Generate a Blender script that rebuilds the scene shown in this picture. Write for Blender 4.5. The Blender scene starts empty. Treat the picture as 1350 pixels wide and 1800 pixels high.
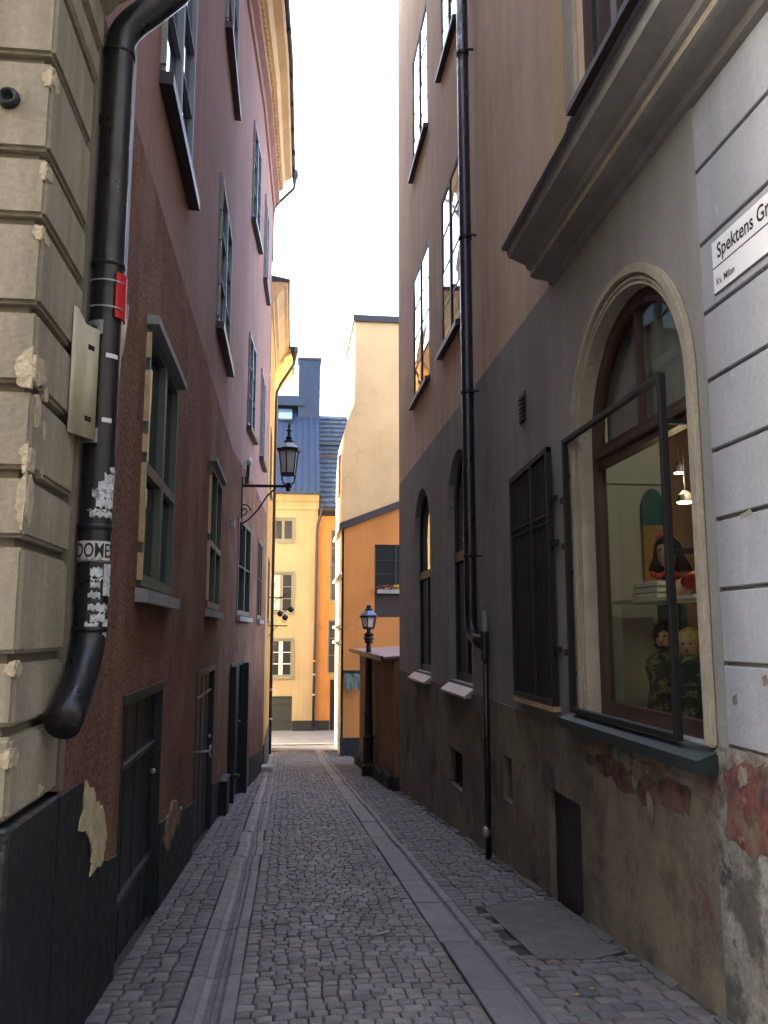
import bpy, bmesh, math, random
from mathutils import Vector
from mathutils.geometry import tessellate_polygon
R = math.radians
random.seed(7)
scene = bpy.context.scene
COL = scene.collection

# ------------------------------------------------------------------ camera
# world axes: +Y runs down the lane, +X is the right-hand side, z = 0 is the ground below the camera
cam_data = bpy.data.cameras.new('camera')
cam = bpy.data.objects.new('camera', cam_data)
COL.objects.link(cam)
cam_data.sensor_fit = 'VERTICAL'
cam_data.sensor_height = 36
cam_data.lens = 29.12
cam_data.clip_start = 0.05
cam_data.clip_end = 2000
cam.location = (0, 0, 1.6)
cam.rotation_euler = (R(90 + 8.32), 0, R(-6.59))
scene.camera = cam

# ------------------------------------------------------------------ sky, sun, exposure
SUN_AZ = 65.0       # degrees left of the lane's direction
SUN_EL = 28.0
world = bpy.data.worlds.new('World')
scene.world = world
world.use_nodes = True
wn = world.node_tree.nodes
wl = world.node_tree.links
bg = wn.get('Background') or wn.new('ShaderNodeBackground')
sky = wn.new('ShaderNodeTexSky')
sky.sky_type = 'NISHITA'
sky.sun_disc = False
sky.sun_elevation = R(SUN_EL)
sky.sun_rotation = R(-SUN_AZ)
sky.air_density = 1.0
sky.dust_density = 7.0
sky.ozone_density = 1.0
wl.new(sky.outputs[0], bg.inputs[0])
bg.inputs[1].default_value = 0.15
sl = bpy.data.lights.new('sun', 'SUN')
sl.energy = 2.0
sl.angle = R(0.5)
sl.color = (1.0, 0.93, 0.82)
sun = bpy.data.objects.new('sun', sl)
COL.objects.link(sun)
sdir = Vector((-math.sin(R(SUN_AZ)) * math.cos(R(SUN_EL)), math.cos(R(SUN_AZ)) * math.cos(R(SUN_EL)), math.sin(R(SUN_EL))))
sun.rotation_euler = (-sdir).to_track_quat('-Z', 'Y').to_euler()
sun.location = (-20, 10, 60)
vs = scene.view_settings
vs.view_transform = 'Standard'
vs.look = 'None'
vs.gamma = 1
vs.use_curve_mapping = False
vs.exposure = 3.8

# ------------------------------------------------------------------ materials
def mixrgb(nt, fac, a, b, mode='MIX'):
    n = nt.nodes.new('ShaderNodeMix')
    n.data_type = 'RGBA'
    n.blend_type = mode
    for sock, v in ((n.inputs[0], fac), (n.inputs[6], a), (n.inputs[7], b)):
        if isinstance(v, (int, float)):
            sock.default_value = v
        elif isinstance(v, tuple):
            sock.default_value = v if len(v) == 4 else (*v, 1)
        else:
            nt.links.new(v, sock)
    return n.outputs[2]

def noise(nt, co, scale, detail=5, rough=0.55, stretch=None):
    n = nt.nodes.new('ShaderNodeTexNoise')
    n.inputs['Scale'].default_value = scale
    n.inputs['Detail'].default_value = detail
    n.inputs['Roughness'].default_value = rough
    if stretch:
        m = nt.nodes.new('ShaderNodeMapping')
        m.inputs['Scale'].default_value = stretch
        nt.links.new(co, m.inputs[0])
        co = m.outputs[0]
    nt.links.new(co, n.inputs['Vector'])
    return n.outputs[0]

def ramp(nt, fac, stops):
    n = nt.nodes.new('ShaderNodeValToRGB')
    els = n.color_ramp.elements
    while len(els) < len(stops):
        els.new(0.5)
    for e, (p, c) in zip(els, stops):
        e.position = p
        e.color = (c, c, c, 1) if isinstance(c, (int, float)) else (*c, 1)
    nt.links.new(fac, n.inputs[0])
    return n.outputs[0]

def mat(name, base, rough=0.85, metal=0.0, var=0.12, vscale=1.3, fine=0.06, streak=0.0, stains=(),
        bump=0.0, bscale=40, bdist=0.01, spec=0.5, rand=0.0, ior=1.5, rvar=0.0, emit=None, grain=None, crack=0.0):
    m = bpy.data.materials.new(name)
    m.use_nodes = True
    nt = m.node_tree
    b = nt.nodes['Principled BSDF']
    b.inputs['Roughness'].default_value = rough
    b.inputs['Metallic'].default_value = metal
    b.inputs['IOR'].default_value = ior
    b.inputs['Specular IOR Level'].default_value = spec if rough < 0.8 else min(spec, 0.15)
    tc = nt.nodes.new('ShaderNodeTexCoord')
    co = tc.outputs['Object']
    col = (*base, 1)
    if var:
        col = mixrgb(nt, 1.0, col, ramp(nt, noise(nt, co, vscale, 6), [(0.25, 1 - var), (0.75, 1 + var)]), 'MULTIPLY')
    if fine:
        col = mixrgb(nt, 1.0, col, ramp(nt, noise(nt, co, 34, 4), [(0.3, 1 - fine), (0.7, 1 + fine)]), 'MULTIPLY')
    if streak:
        col = mixrgb(nt, 1.0, col, ramp(nt, noise(nt, co, 5, 5, 0.6, (1, 1, 0.09)), [(0.3, 1 - streak), (0.62, 1.0)]), 'MULTIPLY')
    if grain:
        col = mixrgb(nt, 1.0, col, ramp(nt, noise(nt, co, 30, 5, 0.6, grain), [(0.3, 0.75), (0.7, 1.2)]), 'MULTIPLY')
    for i, (sc, ssc, lo, hi, amt) in enumerate(stains):
        off = nt.nodes.new('ShaderNodeMapping')
        off.inputs['Location'].default_value = (3.7 * i + 1.3, 5.1 * i, 2.9 * i)
        nt.links.new(co, off.inputs[0])
        f = ramp(nt, noise(nt, off.outputs[0], ssc, 9, 0.66), [(lo, 0.0), (hi, amt)])
        col = mixrgb(nt, f, col, sc)
    if crack:
        wob = nt.nodes.new('ShaderNodeTexNoise')
        wob.inputs['Scale'].default_value = 2.2
        wob.inputs['Detail'].default_value = 6
        nt.links.new(co, wob.inputs['Vector'])
        mp = nt.nodes.new('ShaderNodeMix')
        mp.data_type = 'VECTOR'
        mp.inputs[0].default_value = 0.22
        nt.links.new(co, mp.inputs[4])
        nt.links.new(wob.outputs['Color'], mp.inputs[5])
        vo = nt.nodes.new('ShaderNodeTexVoronoi')
        vo.feature = 'DISTANCE_TO_EDGE'
        vo.inputs['Scale'].default_value = 0.75
        nt.links.new(mp.outputs[1], vo.inputs['Vector'])
        ln = ramp(nt, vo.outputs['Distance'], [(0.0, 1.0), (0.006, 0.0)])
        mk = ramp(nt, noise(nt, co, 0.5, 3), [(0.5, 0.0), (0.6, crack)])
        mm = nt.nodes.new('ShaderNodeMath')
        mm.operation = 'MULTIPLY'
        nt.links.new(ln, mm.inputs[0])
        nt.links.new(mk, mm.inputs[1])
        col = mixrgb(nt, mm.outputs[0], col, tuple(c * 0.35 for c in base))
    if rand:
        oi = nt.nodes.new('ShaderNodeObjectInfo')
        ge = nt.nodes.new('ShaderNodeNewGeometry')
        ad = nt.nodes.new('ShaderNodeMath')
        ad.operation = 'ADD'
        nt.links.new(oi.outputs['Random'], ad.inputs[0])
        nt.links.new(ge.outputs['Random Per Island'], ad.inputs[1])
        fr = nt.nodes.new('ShaderNodeMath')
        fr.operation = 'FRACT'
        nt.links.new(ad.outputs[0], fr.inputs[0])
        col = mixrgb(nt, 1.0, col, ramp(nt, fr.outputs[0], [(0.0, (1 - rand, 1 - rand, 1 - rand * 0.85)), (0.3, (1, 0.95, 0.9)), (0.55, (0.93, 0.98, 1.05)), (0.85, (1 + rand * 0.6, 1 + rand * 0.5, 1 + rand * 0.36)), (1.0, (1.0 + rand * 1.3, 1.0 + rand * 1.25, 1.0 + rand * 1.15))]), 'MULTIPLY')
    if isinstance(col, tuple):
        b.inputs['Base Color'].default_value = col
    else:
        nt.links.new(col, b.inputs['Base Color'])
    if rvar:
        nt.links.new(ramp(nt, noise(nt, co, 9, 5), [(0.3, max(0.02, rough - rvar)), (0.7, min(1, rough + rvar))]), b.inputs['Roughness'])
    if bump:
        bp = nt.nodes.new('ShaderNodeBump')
        bp.inputs['Strength'].default_value = bump
        bp.inputs['Distance'].default_value = bdist
        nt.links.new(noise(nt, co, bscale, 8, 0.6), bp.inputs['Height'])
        nt.links.new(bp.outputs[0], b.inputs['Normal'])
    if name == 'reflecting window glass':
        b.inputs['Specular Tint'].default_value = (0.55, 0.8, 1.0, 1)  # sky's blue put into the panes' reflections by tint
    if emit:
        b.inputs['Emission Color'].default_value = (*emit[0], 1)
        b.inputs['Emission Strength'].default_value = emit[1]
    return m

def clear_glass(name):
    m = bpy.data.materials.new(name)
    m.use_nodes = True
    nt = m.node_tree
    nt.nodes.remove(nt.nodes['Principled BSDF'])
    out = nt.nodes['Material Output']
    tr = nt.nodes.new('ShaderNodeBsdfTransparent')
    tr.inputs[0].default_value = (0.9, 0.93, 0.9, 1)
    gl = nt.nodes.new('ShaderNodeBsdfGlossy')
    gl.inputs['Roughness'].default_value = 0.02
    fr = nt.nodes.new('ShaderNodeFresnel')
    fr.inputs[0].default_value = 1.5
    mx = nt.nodes.new('ShaderNodeMixShader')
    ge = nt.nodes.new('ShaderNodeNewGeometry')
    inv = nt.nodes.new('ShaderNodeMath')
    inv.operation = 'SUBTRACT'
    inv.inputs[0].default_value = 1.0
    nt.links.new(ge.outputs['Backfacing'], inv.inputs[1])
    mu = nt.nodes.new('ShaderNodeMath')
    mu.operation = 'MULTIPLY'
    nt.links.new(fr.outputs[0], mu.inputs[0])
    nt.links.new(inv.outputs[0], mu.inputs[1])
    nt.links.new(mu.outputs[0], mx.inputs[0])
    nt.links.new(tr.outputs[0], mx.inputs[1])
    nt.links.new(gl.outputs[0], mx.inputs[2])
    nt.links.new(mx.outputs[0], out.inputs[0])
    return m

MT = {}
MT['setts'] = mat('granite setts', (0.15, 0.141, 0.134), 0.62, var=0.25, vscale=2.2, fine=0.22, bump=0.5, bscale=60, bdist=0.006, rand=0.36, rvar=0.15)
MT['setts_side'] = mat('dark granite setts', (0.115, 0.11, 0.107), 0.65, var=0.3, vscale=1.7, fine=0.22, bump=0.5, bscale=60, bdist=0.006, rand=0.32, rvar=0.15)
MT['joint'] = mat('sandy joint', (0.06, 0.057, 0.052), 0.95, var=0.3, fine=0.3, bump=0.5, bscale=90)
MT['slab'] = mat('worn granite slab', (0.135, 0.137, 0.147), 0.55, var=0.2, vscale=2.5, fine=0.18, rand=0.12, bump=0.35, bscale=70, bdist=0.005, rvar=0.12, stains=[((0.06, 0.06, 0.06), 3.0, 0.58, 0.72, 0.55)])
MT['cement'] = mat('cement patch', (0.125, 0.12, 0.113), 0.85, var=0.25, vscale=3, fine=0.15, bump=0.4, bscale=50, stains=[((0.07, 0.07, 0.06), 4, 0.5, 0.7, 0.6)])
MT['ground'] = mat('distant ground', (0.12, 0.115, 0.11), 0.9, var=0.2, vscale=0.3, bump=0.2, bscale=20)
MT['street'] = mat('cross street paving', (0.15, 0.15, 0.155), 0.6, var=0.2, vscale=1.2, fine=0.2, bump=0.4, bscale=14)
MT['stone'] = mat('beige rusticated stone', (0.37, 0.325, 0.235), 0.85, var=0.14, vscale=2.2, fine=0.12, streak=0.34, bump=0.6, bscale=38, bdist=0.008,
                  stains=[((0.2, 0.175, 0.13), 1.6, 0.55, 0.75, 0.5)], crack=0.4)
MT['stone_chip'] = mat('freshly chipped stone', (0.5, 0.415, 0.285), 0.95, var=0.2, vscale=12, fine=0.2, bump=0.9, bscale=45, bdist=0.012)
MT['stone_dark'] = mat('joint stone darkened as shade', (0.2, 0.175, 0.13), 0.95, var=0.2)  # stone colour darkened to carry the shade in the grooves
MT['blackpaint'] = mat('black tarred plinth', (0.010, 0.011, 0.012), 0.6, var=0.35, vscale=3, fine=0.25, bump=0.9, bscale=9, bdist=0.035, rvar=0.15,
                       stains=[((0.07, 0.07, 0.07), 5.5, 0.66, 0.74, 0.6), ((0.17, 0.15, 0.12), 9, 0.72, 0.76, 0.7)])
MT['red_rough'] = mat('rough red render', (0.28, 0.14, 0.095), 0.95, var=0.22, vscale=0.9, fine=0.45, bump=1.0, bscale=24, bdist=0.05, streak=0.22,
                      stains=[((0.37, 0.235, 0.15), 0.9, 0.48, 0.64, 0.75), ((0.12, 0.055, 0.045), 1.6, 0.55, 0.7, 0.6), ((0.4, 0.3, 0.22), 16, 0.68, 0.73, 0.6), ((0.11, 0.048, 0.036), 48, 0.52, 0.62, 0.75)])
MT['red_smooth'] = mat('smooth red render', (0.34, 0.2, 0.175), 0.9, var=0.16, vscale=0.6, fine=0.05, streak=0.16, bump=0.25, bscale=22,
                       stains=[((0.4, 0.26, 0.22), 0.8, 0.55, 0.68, 0.5), ((0.22, 0.13, 0.115), 1.7, 0.58, 0.7, 0.5)], crack=0.5)
MT['redpatch'] = mat('bare tan render', (0.33, 0.24, 0.16), 0.95, var=0.3, vscale=7, fine=0.2, bump=0.8, bscale=30, stains=[((0.2, 0.09, 0.07), 6, 0.5, 0.6, 0.8)])
MT['creampatch'] = mat('bare cream render', (0.56, 0.48, 0.3), 0.95, var=0.25, vscale=9, fine=0.2, bump=0.8, bscale=35)
MT['grey'] = mat('grey wall paint', (0.305, 0.298, 0.28), 0.9, var=0.16, vscale=0.8, fine=0.07, streak=0.18, bump=0.3, bscale=22,
                 stains=[((0.39, 0.38, 0.35), 1.1, 0.54, 0.7, 0.55), ((0.15, 0.145, 0.13), 1.9, 0.58, 0.7, 0.5)], crack=0.5)
MT['grey_skylit'] = mat('rusticated render toned as skylit', (0.345, 0.36, 0.385), 0.85, var=0.1, vscale=1.4, fine=0.07, streak=0.14, bump=0.45, bscale=26, stains=[((0.46, 0.46, 0.47), 5, 0.64, 0.71, 0.7), ((0.25, 0.255, 0.265), 2.2, 0.56, 0.7, 0.55)])  # wall grey lightened and blued in place of skylight
MT['mould'] = mat('cream stone moulding', (0.43, 0.385, 0.3), 0.85, var=0.15, vscale=4, fine=0.1, streak=0.2, bump=0.35, bscale=40, stains=[((0.3, 0.19, 0.1), 3.2, 0.6, 0.72, 0.7)])
MT['mauve'] = mat('brick pink wall paint', (0.66, 0.51, 0.37), 0.9, var=0.13, vscale=0.6, fine=0.05, streak=0.2, bump=0.2, bscale=22,
                  stains=[((0.68, 0.55, 0.4), 0.7, 0.54, 0.7, 0.55), ((0.47, 0.34, 0.26), 1.5, 0.58, 0.72, 0.5)], crack=0.5)
MT['plinth'] = mat('stained brown plinth render', (0.21, 0.18, 0.14), 0.92, var=0.3, vscale=1.1, fine=0.2, streak=0.25, bump=0.7, bscale=22, bdist=0.015,
                   stains=[((0.3, 0.255, 0.175), 1.3, 0.47, 0.6, 0.8), ((0.07, 0.06, 0.05), 1.6, 0.54, 0.68, 0.8), ((0.24, 0.21, 0.11), 2.7, 0.58, 0.7, 0.5), ((0.17, 0.06, 0.05), 2.9, 0.62, 0.68, 0.6), ((0.3, 0.28, 0.24), 4.2, 0.68, 0.73, 0.6)], crack=0.5)
MT['plinth_near'] = mat('peeling plinth render', (0.3, 0.285, 0.25), 0.92, var=0.3, vscale=2.4, fine=0.22, streak=0.3, bump=0.9, bscale=18, bdist=0.02,
                        stains=[((0.07, 0.065, 0.06), 2.6, 0.5, 0.6, 0.8), ((0.3, 0.22, 0.13), 5.2, 0.6, 0.68, 0.5), ((0.05, 0.048, 0.045), 6.5, 0.6, 0.66, 0.85), ((0.19, 0.075, 0.065), 3.4, 0.64, 0.7, 0.7)])
MT['redpaint'] = mat('worn dark red paint', (0.16, 0.064, 0.055), 0.9, var=0.35, vscale=6, fine=0.25, bump=0.7, bscale=25, stains=[((0.17, 0.14, 0.1), 4, 0.44, 0.6, 0.95), ((0.05, 0.04, 0.042), 5, 0.5, 0.62, 0.8), ((0.3, 0.28, 0.24), 8, 0.64, 0.7, 0.7)])
MT['whitewear'] = mat('pale worn render', (0.27, 0.25, 0.21), 0.95, var=0.3, vscale=8, fine=0.25, bump=0.7, bscale=30, stains=[((0.13, 0.105, 0.08), 5, 0.42, 0.6, 0.95)])
MT['tan'] = mat('tan gable render', (0.6, 0.44, 0.245), 0.9, var=0.12, vscale=0.7, fine=0.06, streak=0.03, bump=0.3, bscale=9, stains=[((0.5, 0.35, 0.18), 2.6, 0.55, 0.7, 0.4), ((0.45, 0.32, 0.19), 1.3, 0.6, 0.75, 0.5)], crack=0.5)
MT['orange'] = mat('orange house render', (0.55, 0.235, 0.075), 0.9, var=0.12, vscale=0.8, fine=0.04, streak=0.1, bump=0.15, bscale=14, crack=0.5)
MT['orange2'] = mat('bright orange house render', (0.48, 0.21, 0.065), 0.9, var=0.12, vscale=0.9, fine=0.04, streak=0.12, bump=0.15, stains=[((0.42, 0.25, 0.14), 0.9, 0.56, 0.7, 0.55)], crack=0.5)
MT['orangel'] = mat('golden house render', (0.58, 0.32, 0.1), 0.9, var=0.1, fine=0.04, streak=0.15)
MT['pale'] = mat('pale yellow render', (0.68, 0.52, 0.27), 0.9, var=0.1, fine=0.04, streak=0.1)
MT['yellow'] = mat('yellow house render', (0.37, 0.285, 0.17), 0.9, var=0.12, vscale=0.6, fine=0.05, streak=0.16, stains=[((0.5, 0.36, 0.2), 0.7, 0.6, 0.75, 0.5)], crack=0.5)
MT['gold'] = mat('golden cornice plaster', (0.6, 0.42, 0.235), 0.9, var=0.12, vscale=1.2, fine=0.05, streak=0.05, stains=[((0.45, 0.27, 0.13), 1.8, 0.55, 0.72, 0.6)])
MT['white'] = mat('plaster whitened as sunlit', (0.62, 0.59, 0.5), 0.9, var=0.05)  # white stands in for sunlight on the gable house's side face
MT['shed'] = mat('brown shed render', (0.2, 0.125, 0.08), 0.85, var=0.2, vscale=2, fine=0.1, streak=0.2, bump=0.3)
MT['shedfront'] = mat('ochre front toned as lit', (0.33, 0.17, 0.075), 0.9, var=0.15, fine=0.08, streak=0.15, bump=0.2)  # lighter tone paints the light falling on the shed front
MT['pinkroof'] = mat('faded red sheet roof', (0.25, 0.15, 0.155), 0.5, var=0.12, vscale=2, fine=0.05)
MT['roof'] = mat('sky blued sheet metal', (0.018, 0.034, 0.07), 0.5, metal=0.35, var=0.15, vscale=0.8, fine=0.05, rvar=0.1)  # blue of the reflected sky put into the base colour
MT['tiles'] = mat('grey blue roof tiles', (0.03, 0.052, 0.09), 0.5, var=0.25, vscale=3, fine=0.2, rand=0.3, rvar=0.15)
MT['darkmetal'] = mat('dark sheet metal', (0.035, 0.035, 0.042), 0.45, metal=0.3, var=0.15, fine=0.08)
MT['iron'] = mat('black painted iron', (0.01, 0.01, 0.012), 0.6, var=0.2, fine=0.1, bump=0.15, bscale=60)
MT['pipe'] = mat('black downpipe paint', (0.013, 0.014, 0.017), 0.36, var=0.3, vscale=4, fine=0.2, bump=0.3, bscale=14, bdist=0.006, rvar=0.15, stains=[((0.07, 0.075, 0.08), 7, 0.62, 0.74, 0.6), ((0.06, 0.03, 0.02), 10, 0.62, 0.7, 0.7)])
MT['cream_metal'] = mat('cream painted steel', (0.58, 0.53, 0.36), 0.5, var=0.1, vscale=6, fine=0.05, streak=0.15, stains=[((0.3, 0.25, 0.14), 7, 0.64, 0.74, 0.6)])
MT['zinc'] = mat('zinc sheet', (0.34, 0.345, 0.37), 0.45, metal=0.4, var=0.15, vscale=5, fine=0.08)
MT['redplastic'] = mat('red plastic', (0.55, 0.015, 0.02), 0.4, var=0.08, fine=0.04)
MT['sticker'] = mat('white vinyl', (0.62, 0.62, 0.6), 0.6, var=0.12, vscale=12, fine=0.1)
MT['scrape'] = mat('torn white paper', (0.6, 0.61, 0.62), 0.9, var=0.3, vscale=22, fine=0.25, stains=[((0.1, 0.1, 0.1), 26, 0.55, 0.62, 0.85)])
MT['ink'] = mat('black print', (0.012, 0.012, 0.014), 0.6, var=0.0, fine=0)
MT['cable'] = mat('pale grey cable', (0.36, 0.4, 0.5), 0.5, var=0.1)
MT['conduit'] = mat('cream conduit', (0.6, 0.47, 0.38), 0.6, var=0.08)
MT['greenwood'] = mat('grey green window paint', (0.085, 0.11, 0.096), 0.6, var=0.15, vscale=5, fine=0.08, bump=0.15, grain=(6, 6, 0.5))
MT['greypaint'] = mat('weathered pale grey board', (0.30, 0.30, 0.29), 0.75, var=0.2, vscale=5, fine=0.15, bump=0.3, grain=(6, 0.6, 6))
MT['bluegrey'] = mat('blue grey window paint', (0.22, 0.26, 0.31), 0.6, var=0.12, vscale=5, fine=0.06)
MT['creamwood'] = mat('cream window edge', (0.5, 0.38, 0.22), 0.7, var=0.15, vscale=6, fine=0.1)
MT['doorgreen'] = mat('dark green door paint', (0.017, 0.027, 0.027), 0.55, var=0.2, vscale=3, fine=0.1, bump=0.2, bscale=30)
MT['wood'] = mat('dark brown varnished wood', (0.065, 0.034, 0.025), 0.45, var=0.15, vscale=3, fine=0.08, grain=(8, 8, 0.5), bump=0.12, bscale=40)
MT['darkwood'] = mat('black brown wood', (0.025, 0.019, 0.02), 0.5, var=0.2, vscale=3, fine=0.1)
MT['glassdark'] = mat('reflecting window glass', (0.012, 0.014, 0.016), 0.03, var=0, fine=0, spec=0.5, ior=1.42)
MT['glassfar'] = mat('distant window glass', (0.03, 0.03, 0.035), 0.08, var=0, fine=0, ior=1.5)
MT['skylight'] = mat('roof window glass', (0.1, 0.16, 0.24), 0.05, var=0, fine=0, ior=2.6)
MT['lampglass'] = mat('frosted lantern glass', (0.62, 0.61, 0.62), 0.35, var=0.1, vscale=6, fine=0.04)
MT['bluecap'] = mat('blue grey lantern cap', (0.1, 0.17, 0.3), 0.35, metal=0.3, var=0.1)
MT['curtain'] = mat('pale curtain', (0.5, 0.55, 0.47), 0.9, var=0.1, vscale=6)
MT['whitewood'] = mat('white window paint', (0.68, 0.7, 0.68), 0.6, var=0.06)
MT['sagewood'] = mat('sage window paint', (0.17, 0.18, 0.145), 0.7, var=0.1)
MT['void'] = mat('unlit room', (0.012, 0.012, 0.013), 0.95, var=0, fine=0)
MT['shopwall'] = mat('cream shop wall', (0.43, 0.43, 0.36), 0.9, var=0.05, fine=0.02)
MT['shopdark'] = mat('brown shop interior', (0.045, 0.03, 0.022), 0.9, var=0.2)
MT['shelf'] = mat('white shelf board', (0.6, 0.58, 0.5), 0.6, var=0.05)
MT['skin'] = mat('painted mannequin skin', (0.5, 0.3, 0.23), 0.5, var=0.06, fine=0.03)
MT['hair'] = mat('dark brown wig', (0.025, 0.016, 0.014), 0.5, var=0.3, vscale=20, fine=0.3, bump=0.7, bscale=60, grain=(5, 5, 0.6))
MT['blond'] = mat('blond wig', (0.55, 0.4, 0.14), 0.5, var=0.3, vscale=25, fine=0.3, bump=0.6, bscale=60)
MT['redcloth'] = mat('red cloth', (0.42, 0.045, 0.045), 0.8, var=0.15, vscale=8)
MT['lips'] = mat('red lip paint', (0.4, 0.05, 0.06), 0.4, var=0)
MT['paper'] = mat('cream paper edge', (0.62, 0.58, 0.46), 0.85, var=0.1, vscale=20)
MT['teal'] = mat('dark teal lacquer', (0.03, 0.12, 0.11), 0.4, var=0.25, vscale=9)
MT['mustard'] = mat('mustard lacquer', (0.3, 0.2, 0.05), 0.5, var=0.25, vscale=9)
MT['pattern'] = mat('patterned dark cloth', (0.04, 0.045, 0.035), 0.85, var=0.3, vscale=12, stains=[((0.22, 0.2, 0.1), 14, 0.52, 0.58, 0.9), ((0.2, 0.04, 0.05), 17, 0.62, 0.66, 0.9), ((0.07, 0.12, 0.12), 11, 0.6, 0.66, 0.8)])
MT['bulb'] = mat('lit lamp face', (0.9, 0.8, 0.6), 0.5, var=0, fine=0, emit=((1.0, 0.78, 0.42), 3.0))
MT['petal_red'] = mat('red petals', (0.5, 0.03, 0.06), 0.7, var=0.2)
MT['petal_yellow'] = mat('yellow petals', (0.6, 0.45, 0.08), 0.7, var=0.2)
MT['leaf'] = mat('plant leaves', (0.05, 0.09, 0.03), 0.7, var=0.3)
MT['deadleaf'] = mat('dry leaf', (0.45, 0.3, 0.14), 0.8, var=0.2)
MT['signwhite'] = mat('white enamel', (0.74, 0.76, 0.78), 0.35, var=0.03, fine=0.02)
MT['rubble'] = mat('dark corner stone', (0.03, 0.03, 0.032), 0.85, var=0.3, vscale=5, bump=0.8, bscale=14, bdist=0.03)
MT['whitestone'] = mat('pale kerb stone', (0.4, 0.37, 0.35), 0.9, var=0.15, vscale=4, bump=0.3)
MT['shopglass'] = clear_glass('shop window glass')

# ------------------------------------------------------------------ geometry helpers
class Facade:
    """a vertical plane: a = distance along it, z = height, o = distance out of it"""
    def __init__(self, ox, oy, tx, ty, mx, my):
        l = math.hypot(tx, ty)
        self.ox, self.oy, self.tx, self.ty = ox, oy, tx / l, ty / l
        l = math.hypot(mx, my)
        self.mx, self.my = mx / l, my / l
    def p(self, a, z, o=0.0):
        return (self.ox + self.tx * a + self.mx * o, self.oy + self.ty * a + self.my * o, z)

class MB:
    def __init__(self):
        self.v, self.f = [], []
    def add(self, vs, fs):
        n = len(self.v)
        self.v += [tuple(x) for x in vs]
        self.f += [tuple(i + n for i in q) for q in fs]
        return self
    def hexa(self, c):
        return self.add(c, [(0, 3, 2, 1), (4, 5, 6, 7), (0, 1, 5, 4), (1, 2, 6, 5), (2, 3, 7, 6), (3, 0, 4, 7)])
    def box(self, x0, x1, y0, y1, z0, z1):
        return self.hexa([(x0, y0, z0), (x1, y0, z0), (x1, y1, z0), (x0, y1, z0), (x0, y0, z1), (x1, y0, z1), (x1, y1, z1), (x0, y1, z1)])
    def fbox(self, F, a0, a1, z0, z1, o0, o1):
        return self.hexa([F.p(a0, z0, o0), F.p(a1, z0, o0), F.p(a1, z0, o1), F.p(a0, z0, o1), F.p(a0, z1, o0), F.p(a1, z1, o0), F.p(a1, z1, o1), F.p(a0, z1, o1)])
    def loft(self, rings, close=True, caps=True):
        n = len(rings[0])
        vs = [p for r in rings for p in r]
        fs = []
        for i in range(len(rings) - 1):
            for j in range(n if close else n - 1):
                k = (j + 1) % n
                fs.append((i * n + j, i * n + k, (i + 1) * n + k, (i + 1) * n + j))
        if caps:
            fs.append(tuple(range(n - 1, -1, -1)))
            fs.append(tuple(range((len(rings) - 1) * n, len(rings) * n)))
        return self.add(vs, fs)
    def tube(self, path, r, seg=10, caps=True):
        path = [Vector(p) for p in path]
        rings = []
        ref = None
        for i, p in enumerate(path):
            d = (path[min(i + 1, len(path) - 1)] - path[max(i - 1, 0)]).normalized()
            if ref is None:
                ref = Vector((0, 0, 1)) if abs(d.z) < 0.9 else Vector((1, 0, 0))
            u = d.cross(ref).normalized()
            w = u.cross(d).normalized()
            ref = w
            rr = r[i] if isinstance(r, (list, tuple)) else r
            rings.append([p + u * math.cos(6.28319 * k / seg) * rr + w * math.sin(6.28319 * k / seg) * rr for k in range(seg)])
        return self.loft(rings, True, caps)
    def lathe(self, cx, cy, prof, seg=14, rot=0.0):
        rings = [[(cx + r * math.cos(6.28319 * k / seg + rot), cy + r * math.sin(6.28319 * k / seg + rot), z) for k in range(seg)] for r, z in prof]
        return self.loft(rings)
    def ell(self, c, r, nu=14, nv=9):
        rings = []
        for i in range(nv + 1):
            t = -math.pi / 2 + math.pi * i / nv
            cr = max(0.02, math.cos(t))
            rings.append([(c[0] + r[0] * cr * math.cos(6.28319 * k / nu), c[1] + r[1] * cr * math.sin(6.28319 * k / nu), c[2] + r[2] * math.sin(t)) for k in range(nu)])
        return self.loft(rings)
    def prism(self, poly, vec):
        n = len(poly)
        vec = Vector(vec)
        a = [Vector(p) for p in poly]
        vs = a + [p + vec for p in a]
        tris = tessellate_polygon([a])
        fs = [tuple(t) for t in tris] + [tuple(i + n for i in reversed(t)) for t in tris]
        fs += [(i, (i + 1) % n, (i + 1) % n + n, i + n) for i in range(n)]
        return self.add(vs, fs)
    def fprism(self, F, poly, o0, o1):
        """polygon of (a, z) given thickness from o0 to o1"""
        a = [F.p(x, z, o0) for x, z in poly]
        q = [F.p(x, z, o1) for x, z in poly]
        return self.prism(a, Vector(q[0]) - Vector(a[0]))
    def sheet(self, F, outer, holes, o=0.0, depth=0.2):
        """wall face with openings and their reveals"""
        loops = [outer] + holes
        pts = [[Vector((x, z, 0)) for x, z in l] for l in loops]
        tris = tessellate_polygon(pts)
        flat = [q for l in loops for q in l]
        self.add([F.p(x, z, o) for x, z in flat], [tuple(t) for t in tris])
        for h in holes:
            n = len(h)
            vs = [F.p(x, z, o) for x, z in h] + [F.p(x, z, o - depth) for x, z in h]
            self.add(vs, [(i, (i + 1) % n, (i + 1) % n + n, i + n) for i in range(n)])
        return self
    def profile(self, F, prof, a0, a1):
        """moulding: closed profile of (o, z) run from a0 to a1"""
        return self.loft([[F.p(a0, z, o) for o, z in prof], [F.p(a1, z, o) for o, z in prof]])

def rect(a0, a1, z0, z1):
    return [(a0, z0), (a1, z0), (a1, z1), (a0, z1)]
def archpoly(a0, a1, z0, zs, n=14, h=None):
    c, r = (a0 + a1) / 2, (a1 - a0) / 2
    h = h or r
    return [(a0, z0), (a1, z0)] + [(c + r * math.cos(math.pi * k / n), zs + h * math.sin(math.pi * k / n)) for k in range(n + 1)]

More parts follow.
